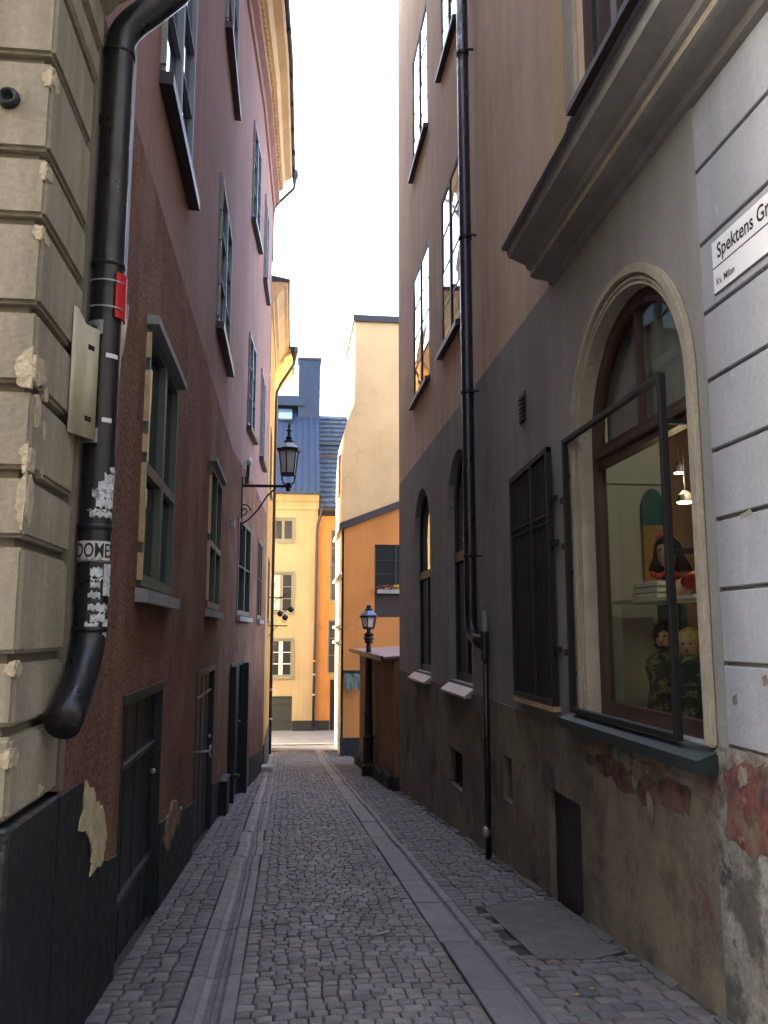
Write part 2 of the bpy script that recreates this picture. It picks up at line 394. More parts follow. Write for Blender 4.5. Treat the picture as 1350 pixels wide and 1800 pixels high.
def root_loc(p):
    v = Vector((0, 0, 0))
    while p is not None:
        v += p.location
        p = p.parent
    return v

def build(mb, name, m, parent=None, kind=None, label=None, cat=None, group=None, smooth=False, bevel=0.0, seg=1):
    off = root_loc(parent)
    me = bpy.data.meshes.new(name)
    me.from_pydata([(x - off.x, y - off.y, z - off.z) for x, y, z in mb.v], [], mb.f)
    bm = bmesh.new()
    bm.from_mesh(me)
    bmesh.ops.remove_doubles(bm, verts=bm.verts, dist=1e-5)
    bmesh.ops.recalc_face_normals(bm, faces=bm.faces)
    if bevel:
        es = [e for e in bm.edges if len(e.link_faces) == 2 and e.calc_face_angle(0) > 0.5]
        bmesh.ops.bevel(bm, geom=es, offset=bevel, segments=seg, affect='EDGES', clamp_overlap=True)
    for f in bm.faces:
        f.smooth = smooth
    bm.to_mesh(me)
    bm.free()
    me.materials.append(MT[m])
    o = bpy.data.objects.new(name, me)
    COL.objects.link(o)
    if parent is not None:
        o.parent = parent
    if kind: o['kind'] = kind
    if label: o['label'] = label
    if cat: o['category'] = cat
    if group: o['group'] = group
    return o

def thing(name, label, cat, loc, group=None):
    o = bpy.data.objects.new(name, None)
    o.empty_display_size = 0.2
    COL.objects.link(o)
    o.location = loc
    o['label'] = label
    o['category'] = cat
    if group: o['group'] = group
    return o

def fb(F, a0, a1, z0, z1, o0, o1):
    return MB().fbox(F, a0, a1, z0, z1, o0, o1)
def bx(*a):
    return MB().box(*a)

def gz(s):
    if s < 0: return 0.0
    if s <= 28: return -0.09 * s
    if s >= 33: return -2.745
    t = (s - 28) / 5
    return -2.52 - 0.225 * (1 - (1 - t) ** 2)

def blob(F, pts, o0, o1, jag=0.02, n=5, seed=1):
    """irregular flake of render: polygon with ragged edges"""
    rnd = random.Random(seed)
    out = []
    for i in range(len(pts)):
        a, b = pts[i], pts[(i + 1) % len(pts)]
        for k in range(n):
            t = k / n
            out.append((a[0] + (b[0] - a[0]) * t + rnd.uniform(-jag, jag), a[1] + (b[1] - a[1]) * t + rnd.uniform(-jag, jag)))
    return MB().fprism(F, out, o0, o1)

def window(F, a0, a1, z0, z1, parent, o=-0.06, emat='creamwood', fw=0.06, th=0.05, nx=2, nz=3, wood='greenwood', glass='glassdark', mull=None,
           sill=None, head=None, transom=None, thin=0.022, edge=None, label=None, seed=0):
    """one window: frame mesh (part) with pane, sill, head and transom sub-parts"""
    rnd = random.Random(int(a0 * 91 + z0 * 37) + seed)
    m = MB()
    m.fbox(F, a0, a0 + fw, z0, z1, o - th, o)
    m.fbox(F, a1 - fw, a1, z0, z1, o - th, o)
    m.fbox(F, a0 + fw, a1 - fw, z0, z0 + fw * 1.2, o - th, o - 0.002)
    m.fbox(F, a0 + fw, a1 - fw, z1 - fw, z1, o - th, o - 0.002)
    mw = mull or fw * 1.1
    c = (a0 + a1) / 2
    ia, iz = (a0 + fw, a1 - fw), (z0 + fw * 1.2, z1 - fw)
    cols = []
    if nx >= 2:
        m.fbox(F, c - mw / 2, c + mw / 2, iz[0], iz[1], o - th, o + 0.004)
        halves = [(ia[0], c - mw / 2), (c + mw / 2, ia[1])]
    else:
        halves = [ia]
    per = max(1, nx // 2)
    for h0, h1 in halves:
        w = (h1 - h0) / per
        for k in range(per):
            cols.append((h0 + k * w + (thin / 2 if k else 0), h0 + (k + 1) * w - (thin / 2 if k < per - 1 else 0)))
            if k: m.fbox(F, h0 + k * w - thin / 2, h0 + k * w + thin / 2, iz[0], iz[1], o - th * 0.8, o - 0.012)
    rows = []
    if transom:
        zt = transom
        segs = [(iz[0], zt - fw * 0.6, max(1, nz - 1)), (zt + fw * 0.6, iz[1], 1)]
        for h0, h1 in halves:
            m.fbox(F, h0, h1, zt - fw * 0.6, zt + fw * 0.6, o - th, o + 0.002)
    else:
        segs = [(iz[0], iz[1], nz)]
    for s0, s1, n in segs:
        hgt = (s1 - s0) / n
        for k in range(n):
            rows.append((s0 + k * hgt + (thin / 2 if k else 0), s0 + (k + 1) * hgt - (thin / 2 if k < n - 1 else 0)))
            if k:
                for h0, h1 in halves:
                    m.fbox(F, h0, h1, s0 + k * hgt - thin / 2, s0 + k * hgt + thin / 2, o - th * 0.8, o - 0.01)
    fr = build(m, 'window', wood, parent, label=label)
    for ca, cb in cols:
        for ra, rb in rows:
            j = [rnd.uniform(-0.003, 0.003) for _ in range(4)]
            op = o - th * 0.65
            q = MB().hexa([F.p(ca, ra, op - 0.006 + j[0]), F.p(cb, ra, op - 0.006 + j[1]), F.p(cb, ra, op + j[1]), F.p(ca, ra, op + j[0]),
                           F.p(ca, rb, op - 0.006 + j[2]), F.p(cb, rb, op - 0.006 + j[3]), F.p(cb, rb, op + j[3]), F.p(ca, rb, op + j[2])])
            build(q, 'pane', glass, fr)
    if sill:
        pr, tk, sm = sill
        s = MB().hexa([F.p(a0 - 0.06, z0 - tk - 0.02, o - th), F.p(a1 + 0.06, z0 - tk - 0.02, o - th), F.p(a1 + 0.06, z0 - tk - 0.03, pr), F.p(a0 - 0.06, z0 - tk - 0.03, pr),
                       F.p(a0 - 0.06, z0 - 0.004, o - th), F.p(a1 + 0.06, z0 - 0.004, o - th), F.p(a1 + 0.06, z0 - 0.03, pr), F.p(a0 - 0.06, z0 - 0.03, pr)])
        build(s, 'sill', sm, fr)
    if head:
        pr, tk, hm = head
        build(MB().hexa([F.p(a0 - 0.04, z1 + 0.003, 0.0), F.p(a1 + 0.04, z1 + 0.003, 0.0), F.p(a1 + 0.04, z1 + 0.003, pr), F.p(a0 - 0.04, z1 + 0.003, pr),
                         F.p(a0 - 0.04, z1 + tk, 0.0), F.p(a1 + 0.04, z1 + tk, 0.0), F.p(a1 + 0.04, z1 + tk * 0.75, pr), F.p(a0 - 0.04, z1 + tk * 0.75, pr)]), 'head_board', hm, fr)
    if edge:
        e = MB()
        for e0, e1 in edge:
            e.fbox(F, a0 - 0.03, a0 - 0.002, z0 + (z1 - z0) * e0, z0 + (z1 - z0) * e1, o - th, o + 0.012)
        build(e, 'edge_strip', emat, fr)
    return fr

def text_mb(body, size, place, bold=0.0, condense=1.0):
    """lettering as a flat mesh; place(x, y) turns letter coordinates into a point"""
    cu = bpy.data.curves.new('lettering', 'FONT')
    cu.body = body
    cu.size = size
    cu.resolution_u = 3
    cu.offset = bold
    ob = bpy.data.objects.new('lettering', cu)
    COL.objects.link(ob)
    dg = bpy.context.evaluated_depsgraph_get()
    me = ob.evaluated_get(dg).to_mesh()
    vs = [place(v.co.x * condense, v.co.y) for v in me.vertices]
    fs = [tuple(p.vertices) for p in me.polygons]
    ob.evaluated_get(dg).to_mesh_clear()
    bpy.data.objects.remove(ob)
    bpy.data.curves.remove(cu)
    return MB().add(vs, fs)

# ================================================================== GROUND
m = MB()
ys = [-400, -60, -20, -5, 0, 4, 8, 12, 16, 20, 24, 28, 29, 30, 31, 32, 33, 40, 80, 400]
for i in range(len(ys) - 1):
    za, zb = gz(ys[i]) - 0.08, gz(ys[i + 1]) - 0.08
    m.add([(-400, ys[i], za), (400, ys[i], za), (400, ys[i + 1], zb), (-400, ys[i + 1], zb)], [(0, 1, 2, 3)])
build(m, 'ground', 'ground', kind='structure')

def strip(x0, x1, y0, y1, dz, step=0.5):
    m = MB()
    n = max(1, int((y1 - y0) / step))
    for i in range(n):
        a, b = y0 + (y1 - y0) * i / n, y0 + (y1 - y0) * (i + 1) / n
        m.add([(x0, a, gz(a) + dz), (x1, a, gz(a) + dz), (x1, b, gz(b) + dz), (x0, b, gz(b) + dz)], [(0, 1, 2, 3)])
    return m

sq = strip(-14, 14, -14, 2.9, -0.01, 2)
build(sq, 'square', 'ground', kind='structure')
lane = build(strip(-0.25, 1.11, 2.9, 32.2, -0.03), 'lane', 'joint', kind='structure')
pav_l = build(strip(-1.3, -0.56, 2.9, 32.2, -0.026), 'pavement', 'joint', kind='structure')
pav_r = build(strip(1.44, 2.6, 2.9, 32.2, -0.026), 'pavement', 'joint', kind='structure')
street = build(strip(-25, 25, 32.2, 38.6, -0.012, 0.8), 'cross_street', 'street', kind='structure')
kerb = MB().box(-0.56, 1.9, 33.6, 33.75, -2.8, -2.70)
build(kerb, 'kerb_stone', 'whitestone', street)

def sett_geo(w, l, h, rnd):
    """rounded cobble, top at z = 0, centred"""
    x, y = w / 2, l / 2
    j = lambda a: rnd.uniform(-a, a)
    b = [(-x, -y, -h), (x, -y, -h), (x, y, -h), (-x, y, -h)]
    md = [(-x + j(.003), -y + j(.003), -.012 + j(.002)), (x + j(.003), -y + j(.003), -.012 + j(.002)), (x + j(.003), y + j(.003), -.012 + j(.002)), (-x + j(.003), y + j(.003), -.012 + j(.002))]
    k = 0.87
    tp = [(p[0] * k + j(.004), p[1] * k + j(.004), -.003 + j(.0035)) for p in md]
    c = [(j(.01), j(.01), .004 + j(.003))]
    fs = [(i, (i + 1) % 4, (i + 1) % 4 + 4, i + 4) for i in range(4)] + [(i + 4, (i + 1) % 4 + 4, (i + 1) % 4 + 8, i + 8) for i in range(4)] + [(i + 8, (i + 1) % 4 + 8, 12) for i in range(4)]
    return b + md + tp + c, fs

def lay_setts(parent, x0, x1, y0, y1, pitch, wmin, wmax, gap, material, crown, seed, limit=300, skip=None):
    rnd = random.Random(seed)
    protos = []
    for i in range(10):
        vs_, fs_ = sett_geo(1.0, 1.0, 0.06, random.Random(seed * 31 + i))
        w = rnd.uniform(wmin, wmax)
        vs_, fs_ = sett_geo(w, pitch - gap, 0.06, random.Random(seed * 31 + i))
        me = bpy.data.meshes.new('sett')
        me.from_pydata(vs_, [], fs_)
        me.materials.append(MT[material])
        protos.append((w, me, vs_, fs_))
    far = MB()
    n = 0
    y = y0
    row = 0
    tilt = -math.atan(0.09)
    while y < y1:
        wob = rnd.uniform(-.006, .006)
        picks = []
        tot = 0.0
        while tot < (x1 - x0) - wmin * 0.6:
            q = protos[rnd.randrange(10)]
            picks.append(q)
            tot += q[0] + gap
        fit = (x1 - x0 - gap * len(picks)) / (tot - gap * len(picks))
        x = x0
        for w, me, v_, f_ in picks:
            w *= fit
            cx = x + w / 2
            x += w + gap
            if skip and skip(cx, y):
                continue
            cy = y + wob * .5 + rnd.uniform(-.003, .003) + 0.012 * math.sin(cx * 2.3 + row * 0.05)
            t = (cx - (x0 + x1) / 2) / ((x1 - x0) / 2)
            cz = gz(cy) + crown * (1 - t * t) + rnd.uniform(-.004, .003)
            rz = rnd.uniform(-.025, .025)
            rx = tilt + rnd.uniform(-.03, .03)
            ry = rnd.uniform(-.04, .04)
            if n < limit:
                o = bpy.data.objects.new('sett', me)
                o.location = (cx, cy, cz)
                o.rotation_euler = (rx, ry, rz)
                o.scale = (fit, 1, 1)
                o.parent = parent
                COL.objects.link(o)
                n += 1
            else:
                ca, sa, ta = math.cos(rz), math.sin(rz), math.tan(rx)
                tb = math.tan(ry)
                far.add([(cx + a * fit * ca - b * sa, cy + a * fit * sa + b * ca, cz + c + b * ta - a * tb) for a, b, c in v_], f_)
        y += pitch * rnd.uniform(0.96, 1.05)
        row += 1
    me = bpy.data.meshes.new('setts')
    me.from_pydata(far.v, [], far.f)
    me.materials.append(MT[material])
    o = bpy.data.objects.new('setts', me)
    o['kind'] = 'stuff'
    COL.objects.link(o)
    o.parent = parent

slab_spot = lambda x, y: (1.62 < x < 2.3 and 5.62 < y < 7.2)
lay_setts(lane, -0.245, 1.105, 4.2, 32.1, 0.096, 0.08, 0.115, 0.0055, 'setts', 0.025, 3)
lay_setts(pav_l, -1.04, -0.565, 4.2, 32.0, 0.105, 0.09, 0.14, 0.006, 'setts_side', 0.0, 5)
lay_setts(pav_r, 1.445, 2.3, 4.0, 32.0, 0.12, 0.1, 0.155, 0.007, 'setts_side', 0.0, 9, skip=slab_spot)
# setts between the camera and the frame's lower edge
build(strip(-0.25, 1.11, 2.9, 4.2, -0.012), 'lane_edge', 'setts', lane, kind='stuff')

cp = MB()
cp.add([(1.66, 5.62, gz(5.62) + .004), (2.02, 5.55, gz(5.55) + .006), (2.3, 5.7, gz(5.7) + .008), (2.3, 7.2, gz(7.2) + .008), (1.95, 7.25, gz(7.25) + .006), (1.64, 7.05, gz(7.05) + .004)], [(0, 1, 2, 3, 4, 5)])
cp2 = MB().prism([Vector(p) for p in cp.v], (0, 0, -0.06))
build(cp2, 'cement_slab', 'cement', pav_r)
# raised cement lip along the foot of the right-hand wall and the left-hand wall
lip = MB()
for i in range(60):
    a, b = 3.0 + i * 0.24, 3.0 + (i + 1) * 0.24 - 0.002
    w = 0.05 + 0.03 * math.sin(i * 1.7)
    if 6.4 < a < 7.3: continue
    lip.hexa([(2.32 - w, a, gz(a) - .05), (2.32, a, gz(a) - .05), (2.32, b, gz(b) - .05), (2.32 - w, b, gz(b) - .05),
              (2.32 - w, a, gz(a) + .012), (2.32, a, gz(a) + .045), (2.32, b, gz(b) + .045), (2.32 - w, b, gz(b) + .012)])
build(lip, 'wall_foot', 'cement', pav_r)
rub = MB()
rr = random.Random(4)
for i in range(46):
    y = rr.uniform(5, 17)
    rub.add(*[(lambda q: ([(a + 2.28 - rr.uniform(0, .05), b + y, c * 0.6 + gz(y) + 0.02) for a, b, c in q[0]], q[1]))(sett_geo(.06, .07, .04, rr))][0])
build(rub, 'grit', 'cement', pav_r, kind='stuff')

# gutters of long granite slabs
def gutter(x0, x1, seed, groove):
    g = build(strip(x0 - 0.01, x1 + 0.01, 2.9, 32.2, -0.04), 'gutter', 'joint', kind='structure')
    rnd = random.Random(seed)
    y = 3.0
    while y < 31.5:
        l = rnd.uniform(0.85, 1.35)
        m = MB()
        w = x1 - x0
        if groove == 'two':
            prof = [(0, 0), (0.26, 0.0), (0.30, -0.012), (0.44, -0.02), (0.58, -0.012), (0.62, 0.0), (0.66, -0.014), (0.7, -0.014), (0.74, 0.0), (1, 0.0)]
        else:
            prof = [(0, 0), (0.55, -0.004), (0.66, -0.004), (0.70, -0.03), (0.76, -0.03), (0.8, 0.0), (1, 0.002)]
        dx, dz, rt = rnd.uniform(-.012, .012), rnd.uniform(-.006, .004), rnd.uniform(-.006, .006)
        rings = []
        for yy in (y + 0.006, y + l - 0.006):
            rings.append([(x0 + dx + rt * (yy - y) + w * p, yy, gz(yy) + z + dz) for p, z in prof] + [(x1 + dx, yy, gz(yy) - 0.08), (x0 + dx, yy, gz(yy) - 0.08)])
        m.loft(rings)
        build(m, 'gutter_slab', 'slab', g, bevel=0.006)
        y += l
gutter(-0.56, -0.25, 2, 'two')
gutter(1.11, 1.44, 6, 'one')

# ================================================================== LEFT: beige corner house
FS = Facade(-1.05, 0, 0, 1, 1, 0)                 # its lane side (a = y)
FF = Facade(0, 3.43, 1, 0, 0, -1)                 # its front (a = x)
cs = thing('corner_house', 'beige rusticated corner house with chipped stone courses and black base', 'house', (-1.05, 3.43, -0.35))
build(bx(-40, -1.10, 3.47, 4.125, -1, 16), 'wall', 'stone_dark', cs)
cz_ = [0.87, 1.22, 1.50, 1.96, 2.24, 2.60, 2.94, 3.33, 3.63, 4.08, 4.46]
for i in range(len(cz_) - 1):
    b0, b1 = cz_[i] + 0.02, cz_[i + 1] - 0.02
    build(bx(-2.45, -1.05, 3.43, 4.12, b0, b1), 'stone_block', 'stone', cs, bevel=0.016, seg=2)
    build(bx(-4.4, -2.48, 3.43, 3.9, b0, b1), 'stone_block', 'stone', cs, bevel=0.016, seg=2)
prof = [(-.08, 4.46), (0.0, 4.47), (0.015, 4.49), (0.015, 4.61), (-.01, 4.625), (-.01, 4.655), (0.03, 4.67), (0.03, 4.84), (0.06, 4.86), (0.1, 4.92), (0.19, 4.97), (0.19, 5.12), (-.08, 5.18)]
co_ = MB()
rings = [[(-5, 3.43 - o, z) for o, z in prof], [(-1.05 + o, 3.43 - o, z) for o, z in prof], [(-1.05 + o, 4.12, z) for o, z in prof]]
co_.loft(rings)
build(co_, 'cornice', 'stone', cs)
build(bx(-40, -1.06, 3.44, 4.125, 5.18, 16), 'upper_wall', 'stone', cs)
build(bx(-40, -9.02, 4.13, 12, -1, 15.9), 'house_core', 'void', cs)
build(MB().loft([[(x, 3.1, 16.0), (x, 3.1, 16.2), (x, 5.5, 20), (x, 10, 20.5), (x, 12, 16.0)] for x in (-40, -.8)]), 'roof', 'roof', cs)  # unseen roof, raised and lengthened to block sun from the street behind
pl = MB().box(-40, -1.034, 3.42, 4.1295, -1, 0.862)
build(pl, 'plinth', 'blackpaint', cs, bevel=0.012)
# chips knocked off the block corners: (x/y side, height)
ck = random.Random(11)
for (yy, z, w, h) in [(3.47, 3.99, .06, .05), (3.46, 3.27, .07, .035), (3.46, 2.68, .13, .09), (3.5, 2.52, .05, .1), (3.6, 2.46, .03, .06), (3.46, 2.3, .05, .07), (3.47, 2.12, .055, .13), (3.6, 2.28, .02, .03),
                     (3.47, 1.12, .05, .04), (3.85, 0.93, .05, .03), (3.6, 2.62, .04, .04), (3.46, 3.55, .045, .045), (3.46, 1.46, .05, .03)]:
    pts = [(yy + w * math.cos(t) * ck.uniform(.6, 1.1), z + h * math.sin(t) * ck.uniform(.6, 1.1)) for t in [k * 0.785 for k in range(8)]]
    pts = [(max(a, 3.432), b) for a, b in pts]
    build(blob(FS, pts, -0.02, 0.004, 0.006, 3, int(z * 100)), 'chipped_patch', 'stone_chip', cs)
    if yy < 3.5:
        px = [(-1.052 - w * abs(math.cos(t)) * ck.uniform(.5, 1.0), z + h * math.sin(t)) for t in [-1.5, -1.0, -.5, 0, .5, 1.0, 1.5]]
        build(blob(FF, px, -0.02, 0.004, 0.005, 3, int(z * 90)), 'chipped_patch', 'stone_chip', cs)
an = MB()
rings = []
for r, o in [(0.008, 0.004), (0.02, 0.006), (0.026, 0.028), (0.036, 0.034), (0.046, 0.02), (0.048, -0.02)]:
    rings.append([FF.p(-1.225 + r * math.cos(k * 0.5236), 3.87 + r * math.sin(k * 0.5236), o) for k in range(12)])
an.loft(rings)
build(an, 'wall_bolt', 'iron', cs, smooth=True)

# ------------------------------------------------------------------ LEFT: red house
rh = thing('red_house', 'tall red rendered house with green windows along the left of the lane', 'house', (-1.05, 4.13, -0.4))
R1 = Facade(-1.06, 0, 0, 1, 1, 0)
P = [(-1.06, 15.2), (-0.80, 19.0), (-0.64, 24.0)]
def seg_facade(a, b, side):
    tx, ty = b[0] - a[0], b[1] - a[1]
    l = math.hypot(tx, ty)
    return Facade(a[0], a[1], tx, ty, ty * side, -tx * side), l
R2, L2 = seg_facade(P[0], P[1], 1)
R3, L3 = seg_facade(P[1], P[2], 1)
ZR, ZT = 4.94, 15.75
w1 = [(5.95, 7.55, 1.93, 3.82), (10.9, 12.75, 1.93, 3.84)]
u1 = [(6.1, 7.95, 5.95, 8.25), (11.35, 13.5, 5.95, 8.2), (6.1, 7.95, 10.6, 12.9), (11.35, 13.5, 10.6, 12.9)]
d1 = [(5.65, 7.38, -1.3, 1.15), (10.1, 12.5, -1.9, 1.1)]
w2 = [(1.0, 3.1, 1.95, 3.85)]
u2 = [(2.05, 3.35, 5.95, 8.0), (2.0, 3.5, 10.6, 12.9)]
d2 = [(0.45, 2.3, -2.4, 1.0)]
w3 = [(1.3, 2.9, 1.95, 3.9)]
u3 = [(1.3, 2.8, 5.95, 8.2), (1.3, 2.8, 10.6, 12.9)]
lw = MB()
lw.sheet(R1, rect(4.13, 15.2, -3.2, ZR), [rect(*q) for q in w1 + d1], 0.012, 0.14)
lw.sheet(R2, rect(0, L2, -3.2, ZR), [rect(*q) for q in w2 + d2], 0.012, 0.14)
lw.sheet(R3, rect(0, L3, -3.4, ZR), [rect(*q) for q in w3], 0.012, 0.14)
lw.fbox(R1, 4.13, 15.2, ZR - 0.001, ZR + 0.0, -0.01, 0.012)
build(lw, 'lower_wall', 'red_rough', rh)
uw = MB()
uw.sheet(R1, rect(4.13, 15.2, ZR, ZT), [rect(*q) for q in u1], 0.0, 0.14)
uw.sheet(R2, rect(0, L2, ZR, ZT), [rect(*q) for q in u2], 0.0, 0.14)
uw.sheet(R3, rect(0, L3, ZR, ZT), [rect(*q) for q in u3], 0.0, 0.14)
build(uw, 'upper_wall', 'red_smooth', rh)
body = [(-1.35, 4.14), (-1.35, 15.2), (-1.1, 19), (-0.95, 24), (-9, 24), (-9, 4.14)]
build(MB().prism([(x, y, -3.4) for x, y in body], (0, 0, 19.05)), 'house_core', 'void', rh)
# end wall of the red house above its lower neighbour
build(bx(-9, -0.645, 23.9, 24.0, 8, 15.7), 'end_wall', 'red_smooth', rh)
for i, q in enumerate(w1):
    window(R1, *q, rh, o=0.036, th=0.08, fw=0.07, nx=2, nz=2, transom=2.78, mull=0.1, sill=(0.1, 0.09, 'greypaint'), head=(0.1, 0.085, 'greypaint'),
           edge=[(0.02, 0.12), (0.16, 0.46), (0.5, 0.57), (0.62, 0.82), (0.87, 0.97)] if i == 0 else [(0.05, 0.45), (0.5, 0.9)])
for q in w2:
    window(R2, *q, rh, o=0.03, th=0.09, fw=0.08, nx=2, nz=2, mull=0.11, sill=(0.1, 0.09, 'greypaint'))
for q in w3:
    window(R3, *q, rh, o=0.03, th=0.09, fw=0.08, nx=2, nz=2, mull=0.11, sill=(0.1, 0.09, 'greypaint'))
for F, qs in ((R1, u1), (R2, u2), (R3, u3)):
    for q in qs:
        window(F, *q, rh, o=0.03, emat='greypaint', th=0.08, fw=0.07, nx=2, nz=3, mull=0.1, wood='bluegrey', sill=(0.11, 0.1, 'darkmetal'), edge=[(0.03, 0.2), (0.24, 0.48), (0.54, 0.7), (0.74, 0.97)])
def door(F, q, parent, label=None, straps=(), o=-0.05, rails=True):
    a0, a1, z0, z1 = q
    dr = build(fb(F, a0 + 0.03, a1 - 0.03, z0, z1 - 0.03, o - 0.06, o), 'door', 'doorgreen', parent, label=label, bevel=0.006)
    fr = MB()
    fr.fbox(F, a0 + .002, a0 + 0.03, z0, z1 - .002, o - 0.05, 0.02)
    fr.fbox(F, a1 - 0.03, a1 - .002, z0, z1 - .002, o - 0.05, 0.02)
    fr.fbox(F, a0 + 0.03, a1 - 0.03, z1 - 0.03, z1 - .002, o - 0.05, 0.02)
    build(fr, 'door_frame', 'doorgreen', dr)
    for k in range(1, 4):
        a = a0 + .03 + (a1 - a0 - .06) * k / 4
        build(fb(F, a - .006, a + .006, z0 + .3, z1 - .05, o - .002, o + .008), 'cover_strip', 'doorgreen', dr)
    build(MB().ell(F.p(a1 - .15, (z0 + z1) / 2 + .55, o + .03), (.025, .025, .025), 8, 6), 'door_knob', 'zinc', dr, smooth=True)
    for z in (z1 - .25, z1 - 1.1):
        build(MB().tube([F.p(a0 + .04, z, o + .012), F.p(a0 + .04, z + .14, o + .012)], .016, 8), 'hinge', 'darkmetal', dr)
    build(fb(F, a0 - .02, a1 + .02, z1 + .002, z1 + .05, 0.0, .03), 'lintel', 'doorgreen', dr)
    for z, th in straps:
        build(fb(F, a0 + 0.035, a1 - 0.035, z, z + th, o - 0.005, o + 0.035), 'strap_bar', 'darkmetal', dr, bevel=0.004)
    return dr
dd = door(R1, d1[0], rh, 'dark green cellar door with iron straps', straps=[(0.68, 0.045), (-0.2, 0.05)])
door(R1, d1[1], rh, 'tall dark green door', straps=[(0.78, 0.03)])
hk = MB().tube([R1.p(10.0, .24, 0.02), R1.p(10.0, .25, 0.14), R1.p(10.02, .25, 0.2)], 0.014, 8)
hk.tube([R1.p(10.02 + .05 * math.cos(t), .25 + .06 * math.sin(t), 0.2) for t in [0.5 + k * 0.5 for k in range(11)]], 0.014, 8)
build(hk, 'door_hook', 'zinc', rh, smooth=True)
door(R2, d2[0], rh, 'dark double door between pale posts')
for a in (0.36, 2.32):
    build(fb(R2, a, a + 0.12, -2.4, 1.0, 0.012, 0.13), 'door_post', 'darkmetal', rh, bevel=0.01)
build(fb(R2, 0.3, 0.4, -0.95, -0.9, 0.012, 0.22), 'door_bracket', 'darkmetal', rh)
# black plinth: a slab with a stepped, sagging top, cut at the doors
def plinth(F, pts, zb):
    poly = [(a, z) for a, z in pts] + [(pts[-1][0], zb), (pts[0][0], zb)]
    return MB().fprism(F, poly, -0.01, 0.028)
build(plinth(R1, [(4.13, .85), (4.55, .842), (4.62, .66), (4.75, .62), (4.8, .4), (5.05, .33), (5.3, .27), (5.62, .22)], -1.2), 'plinth', 'blackpaint', rh)
build(plinth(R1, [(7.42, .02), (7.8, -.02), (8.3, -.05), (9.2, -.22), (10.06, -.32)], -1.6), 'plinth', 'blackpaint', rh)
build(plinth(R1, [(12.54, -.55), (13.6, -.7), (15.15, -.85)], -2), 'plinth', 'blackpaint', rh)
build(plinth(R3, [(0.1, -1.1), (2.5, -1.35), (L3 - .05, -1.55)], -2.8), 'plinth', 'blackpaint', rh)
def upx(px, py, u):
    """point of the wall plane x = u seen at a photograph position (design measurement)"""
    f, th = 1456.0, R(8.32)
    x, y = (px - 675) / f, (900 - py) / f
    r = (x, math.cos(th) - y * math.sin(th), math.sin(th) + y * math.cos(th))
    h = R(-6.59)
    X = r[0] * math.cos(h) - r[1] * math.sin(h)
    Y = r[0] * math.sin(h) + r[1] * math.cos(h)
    t = u / X
    return (Y * t, 1.6 + r[2] * t)
cpx = [(150, 1376), (163, 1384), (170, 1408), (182, 1424), (186, 1470), (180, 1515), (158, 1542), (161, 1500), (158, 1470), (138, 1456), (146, 1420)]
build(blob(R1, [upx(a, b, -1.03) for a, b in cpx], 0.028, 0.036, 0.018, 4, 8), 'bare_patch', 'creampatch', rh)
cpx = [(305, 1408), (318, 1420), (312, 1445), (302, 1470), (288, 1496), (284, 1470), (290, 1440)]
build(blob(R1, [upx(a, b, -1.045) for a, b in cpx], 0.012, 0.032, 0.05, 4, 9), 'bare_patch', 'redpatch', rh)
# eaves cornice with dentils, gutter and brackets
cprof = [(-0.02, 14.88), (0.2, 14.9), (0.2, 15.05), (0.34, 15.1), (0.42, 15.37), (0.62, 15.47), (0.66, 15.53), (0.66, 15.75), (-0.02, 15.77)]
fprof = [(-0.02, 14.4), (0.05, 14.42), (0.07, 14.6), (0.19, 14.7), (0.19, 14.875), (-0.02, 14.875)]
rings = []
for F, a in ((R1, 4.13), (R1, 15.2), (R2, L2), (R3, L3)):
    rings.append([F.p(a, z, o) for o, z in fprof])
build(MB().loft(rings), 'frieze', 'red_smooth', rh)
def offset_path(F, o, z, a):
    return F.p(a, z, o)
rings = []
for F, a in ((R1, 4.13), (R1, 15.2), (R2, L2), (R3, L3)):
    k_ = 0.84 if F is R3 else 0.92 if F is R2 else 1.0
    rings.append([F.p(a, z, o * k_) for o, z in cprof])
cn = build(MB().loft(rings), 'cornice', 'gold', rh)
dn = MB()
for F, L, s0 in ((R1, 15.2, 4.2), (R2, L2, 0.05), (R3, L3, 0.05)):
    a = s0
    while a < L - 0.1:
        dn.fbox(F, a, a + 0.09, 14.95, 15.04, 0.17, 0.25)
        a += 0.18
build(dn, 'dentils', 'gold', cn, kind='stuff')
gt = MB()
rings = []
for F, a in ((R1, 4.13), (R1, 15.2), (R2, L2), (R3, L3 + 0.03)):
    rings.append([F.p(a, 15.78 + 0.06 * math.sin(t), (0.58 if F is R3 else 0.64 if F is R2 else 0.70) + 0.075 * math.cos(t)) for t in [math.pi + k * math.pi / 6 for k in range(7)]] + [F.p(a, 15.8, 0.6), F.p(a, 15.8, 0.56)])
gt.loft(rings)
ge = build(gt, 'gutter', 'darkmetal', rh)
for F, L, s0 in ((R1, 15.2, 4.6), (R2, L2, 0.4), (R3, L3, 0.5)):
    a = s0
    while a < L - 0.2:
        q_ = 0.1 * (1 if F is R3 else 0.5 if F is R2 else 0)
        build(fb(F, a, a + 0.07, 15.65, 15.78, 0.62 - q_, 0.78 - q_), 'gutter_bracket', 'darkmetal', ge)
        a += 1.15
mr = MB()
mr.loft([[(-1.06 + .6, y, 15.8), (-1.06 - .9, y, 20.5), (-9, y, 21), (-9, y, 15.8)] if y < 15 else [(-0.66 + .5, y, 15.8), (-0.66 - .9, y, 20.5), (-9, y, 21), (-9, y, 15.8)] for y in (3.5, 14.9, 24.0)])
build(mr, 'roof', 'roof', rh)  # steep unseen roof shaped to keep sun off the right-hand wall

